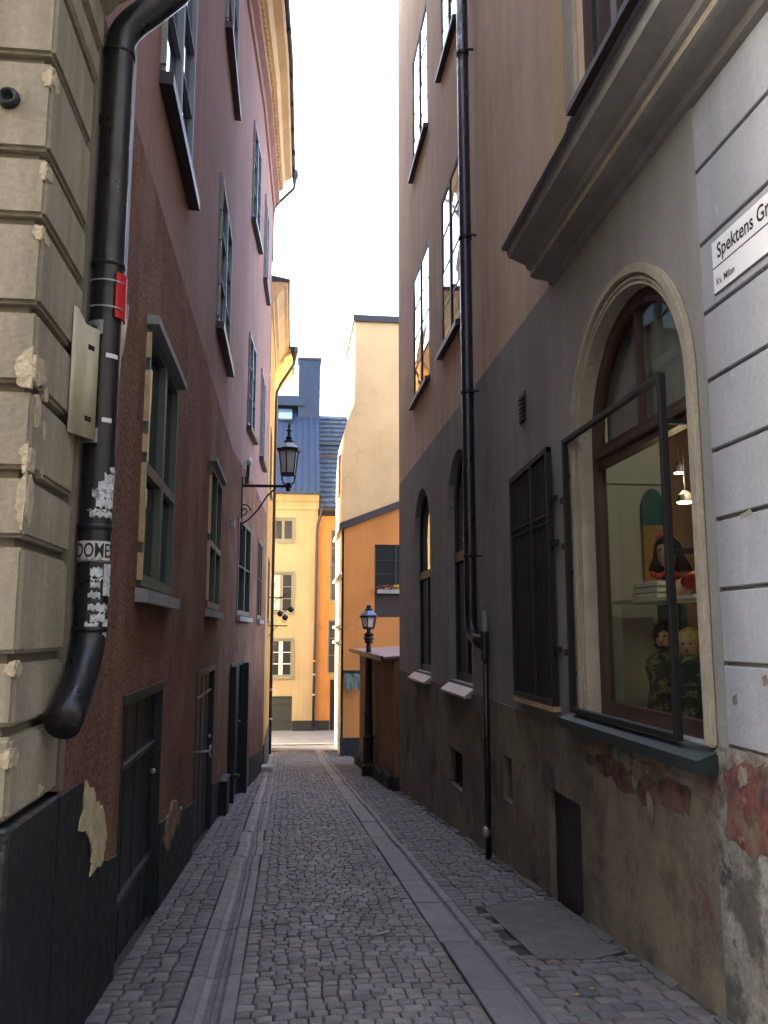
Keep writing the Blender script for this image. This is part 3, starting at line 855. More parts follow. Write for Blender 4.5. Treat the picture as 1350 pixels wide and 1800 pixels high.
# eaves outlet pipe at the end of the red house
dp = thing('downpipe', 'dark downpipe slanting back from the far end of the red house eaves', 'downpipe', (-0.6, 24.1, -2.2), group='downpipes on the house fronts')
build(MB().lathe(-0.02, 24.05, [(0.12, 15.77), (0.13, 15.61), (0.07, 15.45), (0.055, 15.3)], 8), 'hopper', 'darkmetal', dp)
build(MB().tube([(-0.02, 24.05, 15.35), (-0.03, 24.06, 15.2), (-0.47, 24.1, 14.75), (-0.62, 24.1, 14.55), (-0.66, 24.1, 14.2), (-0.66, 24.1, 12.8)], 0.05, 8), 'pipe', 'darkmetal', dp, smooth=True)

# black meter box by the door, small wall lamp and a white junction box
build(fb(R1, 13.8, 14.5, -1.35, -0.72, 0.02, 0.15), 'meter_box', 'iron', label='black metal box standing low on the pavement beside the double door', cat='box', bevel=0.012)
jb = MB().fbox(R1, 14.95, 15.1, 3.48, 3.62, 0.012, 0.09)
build(jb, 'junction_box', 'zinc', label='small pale box fixed to the red wall below the lantern', cat='junction box', bevel=0.01)
wl_ = thing('wall_light', 'small pale grey light fitting on the red wall just above the lantern arm', 'light', R2.p(1.9, 5.0, 0))
build(fb(R2, 1.82, 1.98, 4.66, 4.8, 0.0, 0.1), 'mount', 'darkmetal', wl_, bevel=0.01)
build(MB().tube([R2.p(1.9, 4.8, 0.07), R2.p(1.9, 5.05, 0.07)], 0.04, 8), 'arm', 'darkmetal', wl_)
build(MB().ell(R2.p(1.9, 5.12, 0.09), (0.07, 0.07, 0.08), 10, 6), 'globe', 'lampglass', wl_, smooth=True)

# ------------------------------------------------------------------ big downpipe on the corner
bp_ = thing('downpipe', 'thick black downpipe with torn stickers, red sleeve and cream guard plate', 'downpipe', (-0.93, 4.48, 1.2))
PC = (-0.955, 4.22)
PR = 0.078
PY = PC[1]
path = [(-0.58, PY, 9), (-0.58, PY, 5.3)]
for k in range(1, 6):
    t = k / 6
    path.append((-0.58 - 0.07 * t * t, PY, 5.3 - 0.16 * t))
path += [(-0.68, PY, 5.1), (-0.82, PY, 4.96)]
for k in range(1, 6):
    t = k / 6
    path.append((-0.82 - 0.135 * (1 - (1 - t) ** 2), PY, 4.96 - 0.22 * t))
path += [(-0.955, PY, 4.7), (-0.955, PY, 1.62), (-0.955, PY - .015, 1.55), (-0.955, PY - .06, 1.47), (-0.955, PY - .16, 1.37), (-0.955, PY - .32, 1.27), (-0.955, PY - .42, 1.21)]
build(MB().tube(path, PR, 20), 'pipe', 'pipe', bp_, smooth=True)
for z in (4.68, 3.47, 2.1, 1.6):
    build(MB().lathe(*PC, [(PR - .01, z), (PR + .006, z + .004), (PR + .008, z + .03), (PR - .01, z + .036)], 20), 'collar', 'pipe', bp_, smooth=True)
for z in (4.3, 3.02, 1.75):
    build(MB().box(-1.05, -0.95, PY - .02, PY + .02, z, z + 0.03), 'pipe_bracket', 'iron', bp_)
# recess strip between the corner house and the red house
build(bx(-1.2, -1.04, 4.127, 4.21, 0.875, 5.0), 'corner_strip', 'stone_dark', cs)
def wrap(ang0, ang1, z0, z1, r, n=10, tear=0.0, seed=0, th=0.003):
    rnd = random.Random(seed)
    lo, hi = [], []
    for k in range(n + 1):
        t = R(ang0 + (ang1 - ang0) * k / n)
        lo.append((t, z0 + rnd.uniform(-tear, tear)))
        hi.append((t, z1 + rnd.uniform(-tear, tear)))
    rings = []
    for (t, a), (_, b) in zip(lo, hi):
        c, s = math.cos(t), math.sin(t)
        rings.append([(PC[0] + r * c, PC[1] + r * s, a), (PC[0] + (r + th) * c, PC[1] + (r + th) * s, a), (PC[0] + (r + th) * c, PC[1] + (r + th) * s, b), (PC[0] + r * c, PC[1] + r * s, b)])
    return MB().loft(rings)
rsl = build(wrap(-52, 22, 3.19, 3.43, PR + .006, 10, th=0.012), 'red_sleeve', 'redplastic', bp_)
for z in (3.235, 3.375):
    build(wrap(-150, -25, z, z + .007, PR + .02, 8), 'cable_tie', 'zinc', rsl)
for z, a0, a1 in ((2.975, -72, -25), (2.64, -75, -40)):
    build(wrap(a0, a1, z, z + .022, PR + .002, 6), 'reflective_band', 'signwhite', bp_)
gp = MB()
ring0 = [(-1.046, 3.945), (-1.035, 3.975), (-1.008, 4.035), (-0.985, 4.075), (-0.962, 4.118)]
rings = []
for i, (x, y) in enumerate(ring0):
    top = 3.16 if i < 2 else 3.10
    rings.append([(x, y, 2.54), (x + .004, y - .004, 2.54), (x + .004, y - .004, top), (x, y, top)])
gp.loft(rings)
gpo = build(gp, 'guard_plate', 'cream_metal', bp_, smooth=True)
for z in (2.53, 3.09):
    build(wrap(-150, -85, z, z + .075, PR + .01, 6), 'plate_tab', 'zinc', gpo)
    cb = Vector((PC[0] + (PR + .014) * math.cos(R(-112)), PC[1] + (PR + .014) * math.sin(R(-112)), z + .036))
    build(MB().ell(cb, (.014, .014, .014), 8, 5), 'bolt', 'iron', gpo)
for z in (2.62, 2.98):
    build(MB().hexa([(-1.0, 4.055, z), (-.98, 4.09, z), (-.972, 4.084, z), (-.992, 4.046, z), (-1.0, 4.055, z + .025), (-.98, 4.09, z + .025), (-.972, 4.084, z + .025), (-.992, 4.046, z + .025)]), 'slot', 'iron', gpo)
# stickers and scraped paper
st = build(wrap(-152, -14, 1.945, 2.045, PR + .002, 14), 'sticker', 'sticker', bp_)
def on_pipe(z0, a0, rr_):
    def pl_(x, y):
        t = R(a0) + x / PR
        return (PC[0] + rr_ * math.cos(t), PC[1] + rr_ * math.sin(t), z0 + y)
    return pl_
build(text_mb('DOMES', 0.098, on_pipe(1.966, -146, PR + .0066), bold=0.0015, condense=0.6), 'lettering', 'ink', st)
build(wrap(-150, -16, 1.9475, 1.9515, PR + .0062, 14, th=.0008), 'printed_line', 'ink', st)
build(text_mb('SOUTH  OF  SE', 0.02, on_pipe(1.952, -140, PR + .0066), condense=0.9), 'lettering', 'ink', st)
sc_ = random.Random(21)
def scrape(a0, a1, z0, z1, seed, tear=0.012, n=12):
    build(wrap(a0, a1, z0, z1, PR + .001, n, tear, seed, 0.0015), 'torn_sticker', 'scrape', bp_)
scrape(-40, 6, 1.78, 1.935, 1, .004)
for k, (a0, a1, z0, z1) in enumerate([(-80, -8, 2.21, 2.26), (-95, -10, 2.26, 2.3), (-75, -6, 2.3, 2.345), (-55, 0, 2.345, 2.38), (-100, -12, 2.165, 2.19), (-110, -40, 2.19, 2.2), (-35, 0, 2.395, 2.415),
                                      (-88, -45, 1.875, 1.912), (-85, -40, 1.855, 1.862), (-85, -52, 1.82, 1.842), (-92, -50, 1.765, 1.798), (-90, -35, 1.712, 1.738), (-62, -15, 1.70, 1.735),
                                      (-80, -25, 1.655, 1.69), (-98, -52, 1.61, 1.65), (-35, -5, 1.60, 1.665), (-85, -10, 1.585, 1.6), (-70, -15, 1.47, 1.478), (-45, -20, 1.48, 1.5)]):
    scrape(a0, a1, z0, z1, k + 5, 0.009)
# cable beside the pipe
cb = thing('cable', 'pale blue grey cable running down the red wall beside the thick black downpipe', 'cable', (-0.9, 4.4, 1.5))
build(MB().tube([(-0.9, 4.36, 6.0), (-0.9, 4.36, 3.42), (-0.898, 4.37, 3.3), (-0.92, 4.38, 2.9), (-0.94, 4.4, 2.5)], 0.010, 8), 'wire', 'cable', cb, smooth=True)
build(MB().tube([(-0.897, 4.37, 3.27), (-0.912, 4.375, 3.06)], 0.02, 10), 'conduit', 'conduit', cb, smooth=True)
build(MB().tube([(-0.895, 4.36, 3.34), (-0.897, 4.37, 3.265)], 0.022, 10), 'clip', 'zinc', cb)

# ------------------------------------------------------------------ wall lantern on its arm
def lantern(parent, cx, cy, zb, zt, rb, rt, cap='iron', finial=0.3, seg=6, rot=0.26):
    g = MB().lathe(cx, cy, [(rb * .92, zb), (rt * .92, zt)], seg, rot)
    build(g, 'glass', 'lampglass', parent)
    f = MB()
    for k in range(seg):
        t = 6.28319 * k / seg + rot
        f.tube([(cx + rb * math.cos(t), cy + rb * math.sin(t), zb), (cx + rt * math.cos(t), cy + rt * math.sin(t), zt)], 0.014, 5)
    f.lathe(cx, cy, [(rb * .4, zb - .05), (rb * 1.1, zb - .03), (rb * 1.08, zb + .015), (rb * .6, zb + .016)], seg, rot)
    build(f, 'frame', 'iron', parent)
    h = rt * 0.95
    c_ = MB().lathe(cx, cy, [(rt * .7, zt - .012), (rt * 1.22, zt - .01), (rt * 1.26, zt + .045), (rt * 1.1, zt + .055)], seg, rot)
    build(c_, 'rim', 'iron', parent)
    build(MB().lathe(cx, cy, [(rt * 1.08, zt + .056), (rt * .86, zt + h * .55), (rt * .42, zt + h * .95)], seg, rot), 'cap', 'lampglass' if cap == 'glass' else cap, parent)
    z = zt + h * .95
    build(MB().lathe(cx, cy, [(rt * .46, z - .01), (rt * .5, z + .03), (rt * .28, z + .06), (rt * .36, z + .1), (rt * .2, z + .13), (rt * .16, z + finial * .55), (rt * .34, z + finial * .6), (rt * .12, z + finial * .68), (rt * .16, z + finial * .85), (0.004, z + finial)], 10), 'finial', 'iron', parent)
lt = thing('wall_lantern', 'black hexagonal lantern standing on a long iron arm from the red wall', 'lantern', (-0.96, 16.6, 4.5))
ar = MB().tube([(-0.97, 16.6, 4.53), (0.04, 16.6, 4.54)], 0.03, 8)
build(ar, 'arm', 'iron', lt)
br = MB().tube([(-0.95, 16.6, 3.75), (-0.8, 16.6, 3.85), (-0.62, 16.6, 4.05), (-0.45, 16.6, 4.33), (-0.28, 16.6, 4.5)], 0.018, 6)
br.tube([(-0.9 + .13 * (1 - k / 22) * math.cos(k * .5), 16.6, 4.02 + .15 * (1 - k / 22) * math.sin(k * .5)) for k in range(20)], 0.014, 5)
build(br, 'scroll_brace', 'iron', lt)
build(bx(-1.0, -0.93, 16.54, 16.66, 3.65, 4.7), 'wall_plate', 'iron', lt)
cr = MB()
for sx in (-1, 1):
    cr.tube([(-.03, 16.6, 4.55), (-.03 + sx * .1, 16.6, 4.6), (-.03 + sx * .13, 16.6, 4.7), (-.03 + sx * .13, 16.6, 4.76)], 0.016, 6)
cr.tube([(-.03, 16.6, 4.44), (-.03, 16.6, 4.6)], 0.05, 8)
build(cr, 'cradle', 'iron', lt)
lantern(lt, -0.03, 16.6, 4.79, 5.26, 0.15, 0.2, 'glass', 0.42)
build(MB().lathe(-.03, 16.6, [(0.07, 4.8), (0.075, 4.9), (0.05, 5.0), (0.01, 5.03)], 8), 'burner', 'darkmetal', lt)

# ------------------------------------------------------------------ LEFT: two further houses
oh = thing('orange_house', 'narrow orange house just beyond the red house', 'house', (-0.64, 24, -2.2))
O1, LO = seg_facade((-0.63, 24.02), (-0.60, 30.0), 1)
holes = [rect(1.6, 3.0, 2.0, 3.9), rect(1.6, 3.0, 6.0, 8.0)]
build(MB().sheet(O1, rect(0, LO, -3.4, 12.0), holes, 0, 0.14), 'wall', 'orangel', oh)
build(MB().prism([(-.9, 24.02, -3.4), (-.9, 29.98, -3.4), (-9, 29.98, -3.4), (-9, 24.02, -3.4)], (0, 0, 15.3)), 'house_core', 'void', oh)
for h in holes:
    window(O1, h[0][0], h[1][0], h[0][1], h[2][1], oh, o=0.02, nx=2, nz=3, sill=(.08, .07, 'greypaint'))
oprof = [(-.02, 11.3), (0.05, 11.32), (0.06, 11.5), (0.16, 11.56), (0.18, 11.7), (0.36, 11.95), (0.46, 12.0), (0.48, 12.12), (-.02, 12.14)]
build(MB().profile(O1, oprof, 0, LO), 'cornice', 'gold', oh)
build(MB().profile(O1, [(0.44, 12.13), (0.5, 12.1), (0.54, 12.14), (0.54, 12.22), (-3, 12.9), (-8, 13.2), (-8, 12.13)], -0.02, LO), 'roof', 'darkmetal', oh)
build(MB().fprism(O1, rect(0.1, LO - .1, -3.2, -1.5), 0.0, 0.03), 'plinth', 'blackpaint', oh)
ph = thing('pale_house', 'pale yellow house past the orange one with overhanging eaves', 'house', (-0.6, 30, -2.7))
O2, LP = seg_facade((-0.615, 30.02), (-0.635, 33.2), 1)
build(MB().sheet(O2, rect(0, LP, -3.4, 12.0), [], 0, 0.14), 'wall', 'pale', ph)
build(MB().prism([(-.9, 30.02, -3.4), (-.9, 33.18, -3.4), (-9, 33.18, -3.4), (-9, 30.02, -3.4)], (0, 0, 15.3)), 'house_core', 'void', ph)
build(bx(-9, -.64, 33.185, 33.21, -3.4, 12.1), 'end_wall', 'pale', ph)
build(MB().profile(O2, [(-.02, 11.2), (0.06, 11.22), (0.1, 11.5), (0.34, 11.62), (0.36, 11.8), (0.6, 11.95), (0.66, 12.0), (0.66, 12.14), (-.02, 12.16)], 0, LP), 'cornice', 'pale', ph)
build(MB().profile(O2, [(0.62, 12.15), (0.72, 12.12), (0.74, 12.2), (-3, 12.9), (-8, 13.2), (-8, 12.15)], -0.02, LP), 'roof', 'darkmetal', ph)
dp = thing('downpipe', 'thin dark downpipe with a bracketed hopper between the orange and pale left houses', 'downpipe', (-0.55, 29.9, -2.6), group='downpipes on the house fronts')
build(MB().lathe(0.1, 29.85, [(0.13, 12.15), (0.15, 11.95), (0.08, 11.75), (0.055, 11.6)], 8), 'hopper', 'darkmetal', dp)
build(MB().tube([(0.1, 29.85, 11.65), (0.09, 29.85, 11.5), (-0.4, 29.88, 10.7), (-0.53, 29.9, 10.4), (-0.54, 29.9, 10.0), (-0.54, 29.9, -2.55)], 0.055, 8), 'pipe', 'darkmetal', dp, smooth=True)
for z in (8, 5.5, 3.3, 1.2, -.4, -1.4):
    build(MB().lathe(-0.54, 29.9, [(.05, z), (.075, z + .01), (.075, z + .07), (.05, z + .08)], 8), 'collar', 'zinc' if z < 0 else 'darkmetal', dp)

# wrought iron bracket further down
wb = thing('iron_bracket', 'wrought iron sign bracket with small dark pendants beyond the red house', 'bracket', (-0.62, 27, 1.8))
m = MB().tube([(-0.62, 27, 2.74), (-0.12, 27, 2.74)], 0.02, 6)
m.tube([(-0.62, 27, 1.84), (0.0, 27, 1.83)], 0.022, 6)
build(m, 'bar', 'iron', wb)
m = MB().tube([(-.5, 27, 2.55), (-.35, 27, 2.68), (-.2, 27, 2.72), (-.05, 27, 2.85), (.08, 27, 2.95)], 0.014, 6)
m.tube([(-.6, 27, 1.5), (-.5, 27, 1.6), (-.4, 27, 1.75), (-.3, 27, 1.83)], 0.014, 6)
m.tube([(-.1 + .1 * (1 - k / 20) * math.cos(k * .6), 27, 2.0 + .1 * (1 - k / 20) * math.sin(k * .6)) for k in range(17)], 0.012, 5)
build(m, 'scroll', 'iron', wb)
for x, z in ((-.24, 2.18), (-.08, 2.06), (.1, 2.32)):
    build(MB().lathe(x, 27, [(0.02, z + .14), (0.09, z + .08), (0.1, z + .03), (0.06, z - .03), (0.02, z - .06)], 8), 'pendant', 'iron', wb)
m = MB().tube([(-.24, 27, 2.3), (-.15, 27, 2.25), (0, 27, 2.35), (.1, 27, 2.42)], 0.012, 5)
build(m, 'stem', 'iron', wb)
# pale corner stones at the far end of the left pavement
build(bx(-0.66, -0.34, 23.3, 23.75, gz(23.5) - .02, gz(23.5) + .16), 'guard_stone', 'whitestone', label='low pale stone block lying at the end of the left pavement', cat='stone', bevel=0.03)
build(bx(-0.82, -0.66, 23.0, 23.3, gz(23.2) - .02, gz(23.2) + .42), 'guard_stone', 'whitestone', label='upright pale stone against the foot of the red wall', cat='stone', bevel=0.03)

# ================================================================== RIGHT: grey house with the shop
gh = thing('grey_house', 'grey and pink house with an arched shop window on the right', 'house', (2.31, 2.7, -0.3))
G = Facade(2.31, 0, 0, 1, -1, 0)
Y0, Y1 = 2.7, 17.2
shop = archpoly(4.47, 6.29, 0.99, 3.08, 18)
wa = archpoly(13.4, 15.1, 0.95, 3.3, 12, 0.82)
wb_ = archpoly(10.35, 11.85, 0.95, 3.35, 12, 0.78)
shut = rect(7.05, 8.15, 1.08, 3.1)
low = MB().sheet(G, [(4.24, 0.9), (6.62, 0.9), (6.62, 0.86), (Y1, 0.86), (Y1, 4.71), (4.24, 4.71)], [shop, wa, wb_, shut], 0, 0.1)
for h in (wa, wb_):
    n = len(h)
    low.add([G.p(x, z, -.1) for x, z in h] + [G.p(x, z, -.16) for x, z in h], [(i, (i + 1) % n, (i + 1) % n + n, i + n) for i in range(n)])
build(low, 'lower_wall', 'grey', gh)
ups = [(13.3, 15.1, 5.9, 8.35), (10.75, 12.15, 5.9, 8.38), (13.3, 15.05, 10.5, 12.95), (10.7, 12.0, 10.5, 12.95), (4.75, 6.0, 5.9, 8.4), (3.0, 4.1, 5.9, 8.4)]
up = MB().sheet(G, rect(Y0, Y1, 4.71, 18.0), [rect(*q) for q in ups], 0, 0.16)
build(up, 'upper_wall', 'mauve', gh)
pp = MB().sheet(G, [(4.36, -2.8), (Y1, -2.8), (Y1, 0.855), (6.6, 0.855), (6.55, 0.88), (4.36, 0.88)], [rect(6.5, 7.3, -1.4, 0.27), rect(8.5, 8.85, -0.12, 0.33), rect(10.95, 11.85, -0.45, 0.03)], 0.018, 0.14)
pp.add([G.p(4.36, 0.855, 0.0), G.p(Y1, 0.855, 0.0), G.p(Y1, 0.855, 0.018), G.p(4.36, 0.855, 0.018)], [(0, 1, 2, 3)])
build(pp, 'plinth', 'plinth', gh)
pn = MB().fprism(G, [(Y0 - .02, -1), (4.357, -1), (4.357, .96), (4.3, 1.0), (4.2, 1.005), (Y0 - .02, 1.005)], -0.05, 0.03)
build(pn, 'corner_plinth', 'plinth_near', gh)
build(bx(2.345, 2.6, Y0, 4.24, 0.9, 4.71), 'corner_wall', 'grey', gh)
rz_ = [1.012, 1.44, 1.83, 2.21, 2.59, 2.99, 3.38, 3.79, 4.24, 4.66]
for i in range(len(rz_) - 1):
    build(bx(2.308, 2.35, Y0 - .01, 4.239, rz_[i] + .011, rz_[i + 1] - .011), 'stone_band', 'grey_skylit', gh, bevel=0.005)
build(bx(2.313, 2.6, 4.2405, 4.3, 0.9, 4.71), 'corner_return', 'grey', gh)
# patches on the plinth
def patch(px, u, mt, seed, o0=0.018, o1=0.024, jag=.02):
    build(blob(G, [upx(a, b, u) for a, b in px], o0, o1, jag, 4, seed), 'worn_patch', mt, gh)
patch([(1270, 1345), (1290, 1350), (1310, 1336), (1345, 1345), (1390, 1345), (1390, 1520), (1340, 1505), (1330, 1512), (1305, 1490), (1275, 1470), (1282, 1420), (1272, 1390)], 2.28, 'redpaint', 3, .03, .035, .012)
patch([(1262, 1315), (1345, 1330), (1345, 1350), (1300, 1342), (1275, 1350), (1266, 1338)], 2.278, 'whitewear', 4, .0355, .038)
patch([(1300, 1350), (1314, 1348), (1315, 1378), (1302, 1384)], 2.277, 'whitewear', 14, .0355, .039, .008)
patch([(1075, 1318), (1105, 1325), (1160, 1345), (1215, 1365), (1215, 1388), (1165, 1368), (1130, 1360), (1118, 1385), (1108, 1350), (1080, 1340)], 2.292, 'whitewear', 5, .018, .0225, .03)
patch([(1030, 1325), (1070, 1330), (1120, 1365), (1150, 1350), (1212, 1385), (1215, 1440), (1180, 1420), (1130, 1410), (1075, 1370), (1035, 1345)], 2.29, 'redpaint', 6, .018, .0215, .03)
patch([(1135, 1388), (1142, 1392), (1150, 1430), (1148, 1460), (1140, 1450), (1138, 1420)], 2.288, 'whitewear', 7, .0227, .026, .012)
patch([(1286, 1224), (1294, 1221), (1296, 1236), (1289, 1240)], 2.306, 'whitewear', 31, .002, .0032, .004)
patch([(1338, 1190), (1348, 1186), (1350, 1204), (1341, 1206)], 2.306, 'whitewear', 32, .002, .0032, .004)
patch([(1300, 905), (1318, 894), (1322, 902), (1304, 914)], 2.306, 'whitewear', 33, .002, .0032, .004)
# house bulk round the hollow shop
build(bx(2.75, 12, Y0 + .3, Y1 - .02, 4.45, 18.4), 'house_core', 'void', gh)
build(bx(2.7, 12, 9.3, Y1 - .02, -3, 4.44), 'house_core', 'void', gh)
build(bx(2.345, 12, Y0, Y0 + .28, -1, 18), 'front_wall', 'grey_skylit', gh)
build(bx(2.32, 12, Y1 - .018, Y1, -3, 18), 'end_wall', 'mauve', gh)
build(bx(2.2, 12, Y0 - .2, Y1 + .1, 18.0, 18.3), 'roof', 'darkmetal', gh)
# cornice over the ground floor
gp_ = [(-.02, 4.66), (0.03, 4.68), (0.05, 4.72), (0.17, 4.735), (0.2, 4.75), (0.2, 4.80), (0.235, 4.82), (0.25, 4.86), (0.36, 4.905), (0.4, 4.92), (0.42, 4.99), (0.44, 5.0)]
gcn = build(MB().profile(G, gp_ + [(-.02, 5.02)], Y0 - .4, 6.83), 'cornice', 'grey', gh)
build(fb(G, Y0 - .4, 6.835, 4.756, 4.815, .19, .206), 'fascia', 'mould', gcn)
build(MB().profile(G, [(0.445, 4.985), (0.455, 5.03), (0.002, 5.12), (0.002, 5.03), (0.43, 5.002)], Y0 - .42, 6.86), 'flashing', 'darkmetal', gcn)
# arch moulding
def arch_ring(r_out, r_in, o0, o1, c=5.38, zs=3.08, zb=0.99, n=26):
    outp = [(c + r_out, zb)] + [(c + r_out * math.cos(math.pi * k / n), zs + r_out * math.sin(math.pi * k / n)) for k in range(n + 1)] + [(c - r_out, zb)]
    inp = [(c + r_in, zb)] + [(c + r_in * math.cos(math.pi * k / n), zs + r_in * math.sin(math.pi * k / n)) for k in range(n + 1)] + [(c - r_in, zb)]
    rings = []
    for (a, z), (b, w) in zip(outp, inp):
        rings.append([G.p(a, z, o0), G.p(a, z, o1), G.p(b, w, o1), G.p(b, w, o0)])
    return MB().loft(rings)
am = build(arch_ring(1.04, 0.968, -0.001, 0.045), 'arch_moulding', 'mould', gh, bevel=0.012, seg=2)
build(arch_ring(0.966, 0.925, -0.001, 0.022), 'inner_roll', 'mould', am, bevel=0.01, seg=2)
build(arch_ring(0.923, 0.905, -0.098, 0.012), 'reveal_lining', 'mould', am)
# shop window joinery
sw = MB()
sw.add([], [])
def arch_frame(r_out, r_in, o0, o1):
    return arch_ring(r_out, r_in, o0, o1)
swf = build(arch_ring(0.904, 0.80, -0.17, -0.1), 'shop_window', 'wood', gh)
tr = build(fb(G, 4.58, 6.18, 2.88, 3.04, -0.17, -0.09), 'transom', 'wood', swf)
build(fb(G, 4.58, 6.18, 2.935, 2.985, -0.089, -0.06), 'drip_moulding', 'wood', swf, bevel=0.008)
build(fb(G, 4.58, 6.18, 0.99, 1.09, -0.17, -0.1), 'bottom_rail', 'wood', swf)
build(fb(G, 5.38, 5.42, 3.04, 3.87, -0.16, -0.11), 'glazing_bar', 'wood', swf)
build(fb(G, 4.58, 6.18, 1.09, 2.88, -0.145, -0.139), 'pane', 'shopglass', swf)
fan = [(a, z) for a, z in archpoly(4.58, 6.18, 3.04, 3.08, 16, 0.8)]
build(MB().fprism(G, fan, -0.145, -0.139), 'pane', 'shopglass', swf)
led = MB().hexa([G.p(4.3, .86, 0.0), G.p(6.62, .86, 0.0), G.p(6.62, .86, .13), G.p(4.3, .86, .15), G.p(4.3, .985, 0.0), G.p(6.62, .985, 0.0), G.p(6.62, .93, .13), G.p(4.3, .93, .15)])
led.fbox(G, 4.48, 6.28, .9, .985, -0.1, -0.001)
build(led, 'window_ledge', 'doorgreen', gh)
m = MB()
for k in range(4):
    m.fbox(G, 4.62 + k * .04, 4.64 + k * .05, 0.952, 0.9545, .03 + .012 * k, .05 + .014 * k)
# iron frame standing in front of the shop window
ifr = thing('window_guard', 'open black iron security frame standing off the arched shop window', 'security frame', (2.25, 5.5, 0.95))
m = MB()
m.fbox(G, 4.66, 4.70, 0.985, 3.18, 0.04, 0.085)
m.fbox(G, 6.45, 6.49, 0.985, 3.18, 0.04, 0.085)
m.fbox(G, 4.70, 6.45, 3.14, 3.18, 0.041, 0.084)
m.fbox(G, 4.70, 6.45, 0.985, 1.025, 0.041, 0.084)
build(m, 'frame', 'iron', ifr, bevel=0.003)
for a in (4.665, 6.455):
    for z in (1.27, 2.07, 2.86):
        build(fb(G, a, a + .03, z, z + .03, -0.1, 0.04), 'stay_bar', 'iron', ifr)
for z in (1.42, 2.28, 2.66):
    build(fb(G, 6.49, 6.6, z, z + .05, 0.045, 0.075), 'hinge', 'iron', ifr)
# shutter grille folded open on the wall
gr = thing('iron_grille', 'dark iron bar grille covering the narrow window left of the shop arch', 'grille', (2.27, 7.6, 1.0))
m = MB()
for a in (6.93, 7.42, 8.13):
    m.fbox(G, a, a + .045, 1.0, 3.22 - (a - 6.93) * .05, 0.03, 0.075)
m.fbox(G, 6.975, 8.13, 1.0, 1.04, 0.031, 0.074)
m.hexa([G.p(6.93, 3.18, .029), G.p(8.175, 3.1, .029), G.p(8.175, 3.1, .076), G.p(6.93, 3.18, .076), G.p(6.93, 3.225, .029), G.p(8.175, 3.16, .029), G.p(8.175, 3.16, .076), G.p(6.93, 3.225, .076)])
build(m, 'frame', 'iron', gr)
for k in range(16):
    a = 7.02 + k * .07
    if abs(a - 7.44) < .04: continue
    build(fb(G, a, a + .016, 1.04, 3.16 - (a - 6.93) * .05, 0.042, 0.058), 'bar', 'iron', gr)
for z in (2.55, 2.62):
    build(fb(G, 6.975, 8.13, z, z + .02, 0.058, 0.066), 'cross_bar', 'iron', gr)
for z in (1.44, 2.34, 2.72):
    build(fb(G, 6.78, 6.93, z, z + .05, 0.03, 0.06), 'hinge', 'iron', gr)
build(fb(G, 7.05, 8.15, 1.08, 3.1, -0.1, -0.06), 'window_back', 'darkwood', gh)
build(fb(G, 6.95, 8.2, 0.94, 0.985, 0.0, 0.07), 'wood_sill', 'creamwood', gh)
# arched ground-floor windows
def arched_window(h, a0, a1, zs, hh):
    c = (a0 + a1) / 2
    n = 12
    m = MB()
    rings = []
    for k in range(n + 1):
        t = math.pi * k / n
        rings.append([G.p(c + (a1 - a0) / 2 * math.cos(t) * f, zs + hh * math.sin(t) * f, o) for f, o in ((.995, -.15), (.995, -.1), (.9, -.1), (.9, -.15))])
    m.loft(rings)
    m.fbox(G, a0 + .005, a0 + .09, .95, zs, -.15, -.1)
    m.fbox(G, a1 - .09, a1 - .005, .95, zs, -.15, -.1)
    m.fbox(G, a0 + .09, a1 - .09, .95, 1.06, -.15, -.1)
    m.fbox(G, c - .04, c + .04, 1.06, zs - .75, -.15, -.095)
    w = build(m, 'window', 'darkwood', gh)
    build(fb(G, a0 + .09, a1 - .09, zs - .75, zs - .62, -.15, -.07), 'transom', 'wood', w)
    build(MB().fprism(G, archpoly(a0 + .08, a1 - .08, 1.0, zs, 12, hh * .92), -.13, -.125), 'pane', 'glassdark', w)
    build(MB().hexa([G.p(a0 - .05, .80, 0.0), G.p(a1 + .05, .80, 0.0), G.p(a1 + .05, .79, .12), G.p(a0 - .05, .79, .12), G.p(a0 - .05, .95, -.05), G.p(a1 + .05, .95, -.05), G.p(a1 + .05, .82, .12), G.p(a0 - .05, .82, .12)]), 'sill', 'zinc', w)
arched_window(wa, 13.4, 15.1, 3.3, 0.82)
arched_window(wb_, 10.35, 11.85, 3.35, 0.78)
for q in ups[:4]:
    window(G, *q, gh, o=-0.004, th=0.024, fw=0.05, nx=2, nz=4, wood='darkwood', mull=0.05, thin=0.036, sill=(0.09, 0.08, 'darkmetal'))
for q in ups[4:]:
    w = window(G, *q, gh, o=-0.05, th=0.06, fw=0.1, nx=2, nz=2, wood='wood', sill=(0.1, 0.06, 'darkwood'))
    m = MB()
    a0, a1, z0, z1 = q
    m.fbox(G, a1 + .03, a1 + .24, z0 - .05, z1 + .2, 0.001, 0.035)
    m.fbox(G, a0 - .24, a0 - .03, z0 - .05, z1 + .2, 0.001, 0.035)
    m.fbox(G, a0 - .03, a1 + .03, z1 + .03, z1 + .2, 0.001, 0.034)
    m.fbox(G, a1 + .24, a1 + .31, z0 - .05, z1 + .2, 0.001, 0.02)
    build(m, 'surround', 'mould', w)
build(fb(G, 6.31, 6.62, 5.13, 12, 0.001, 0.012), 'wall_strip', 'tan', gh)
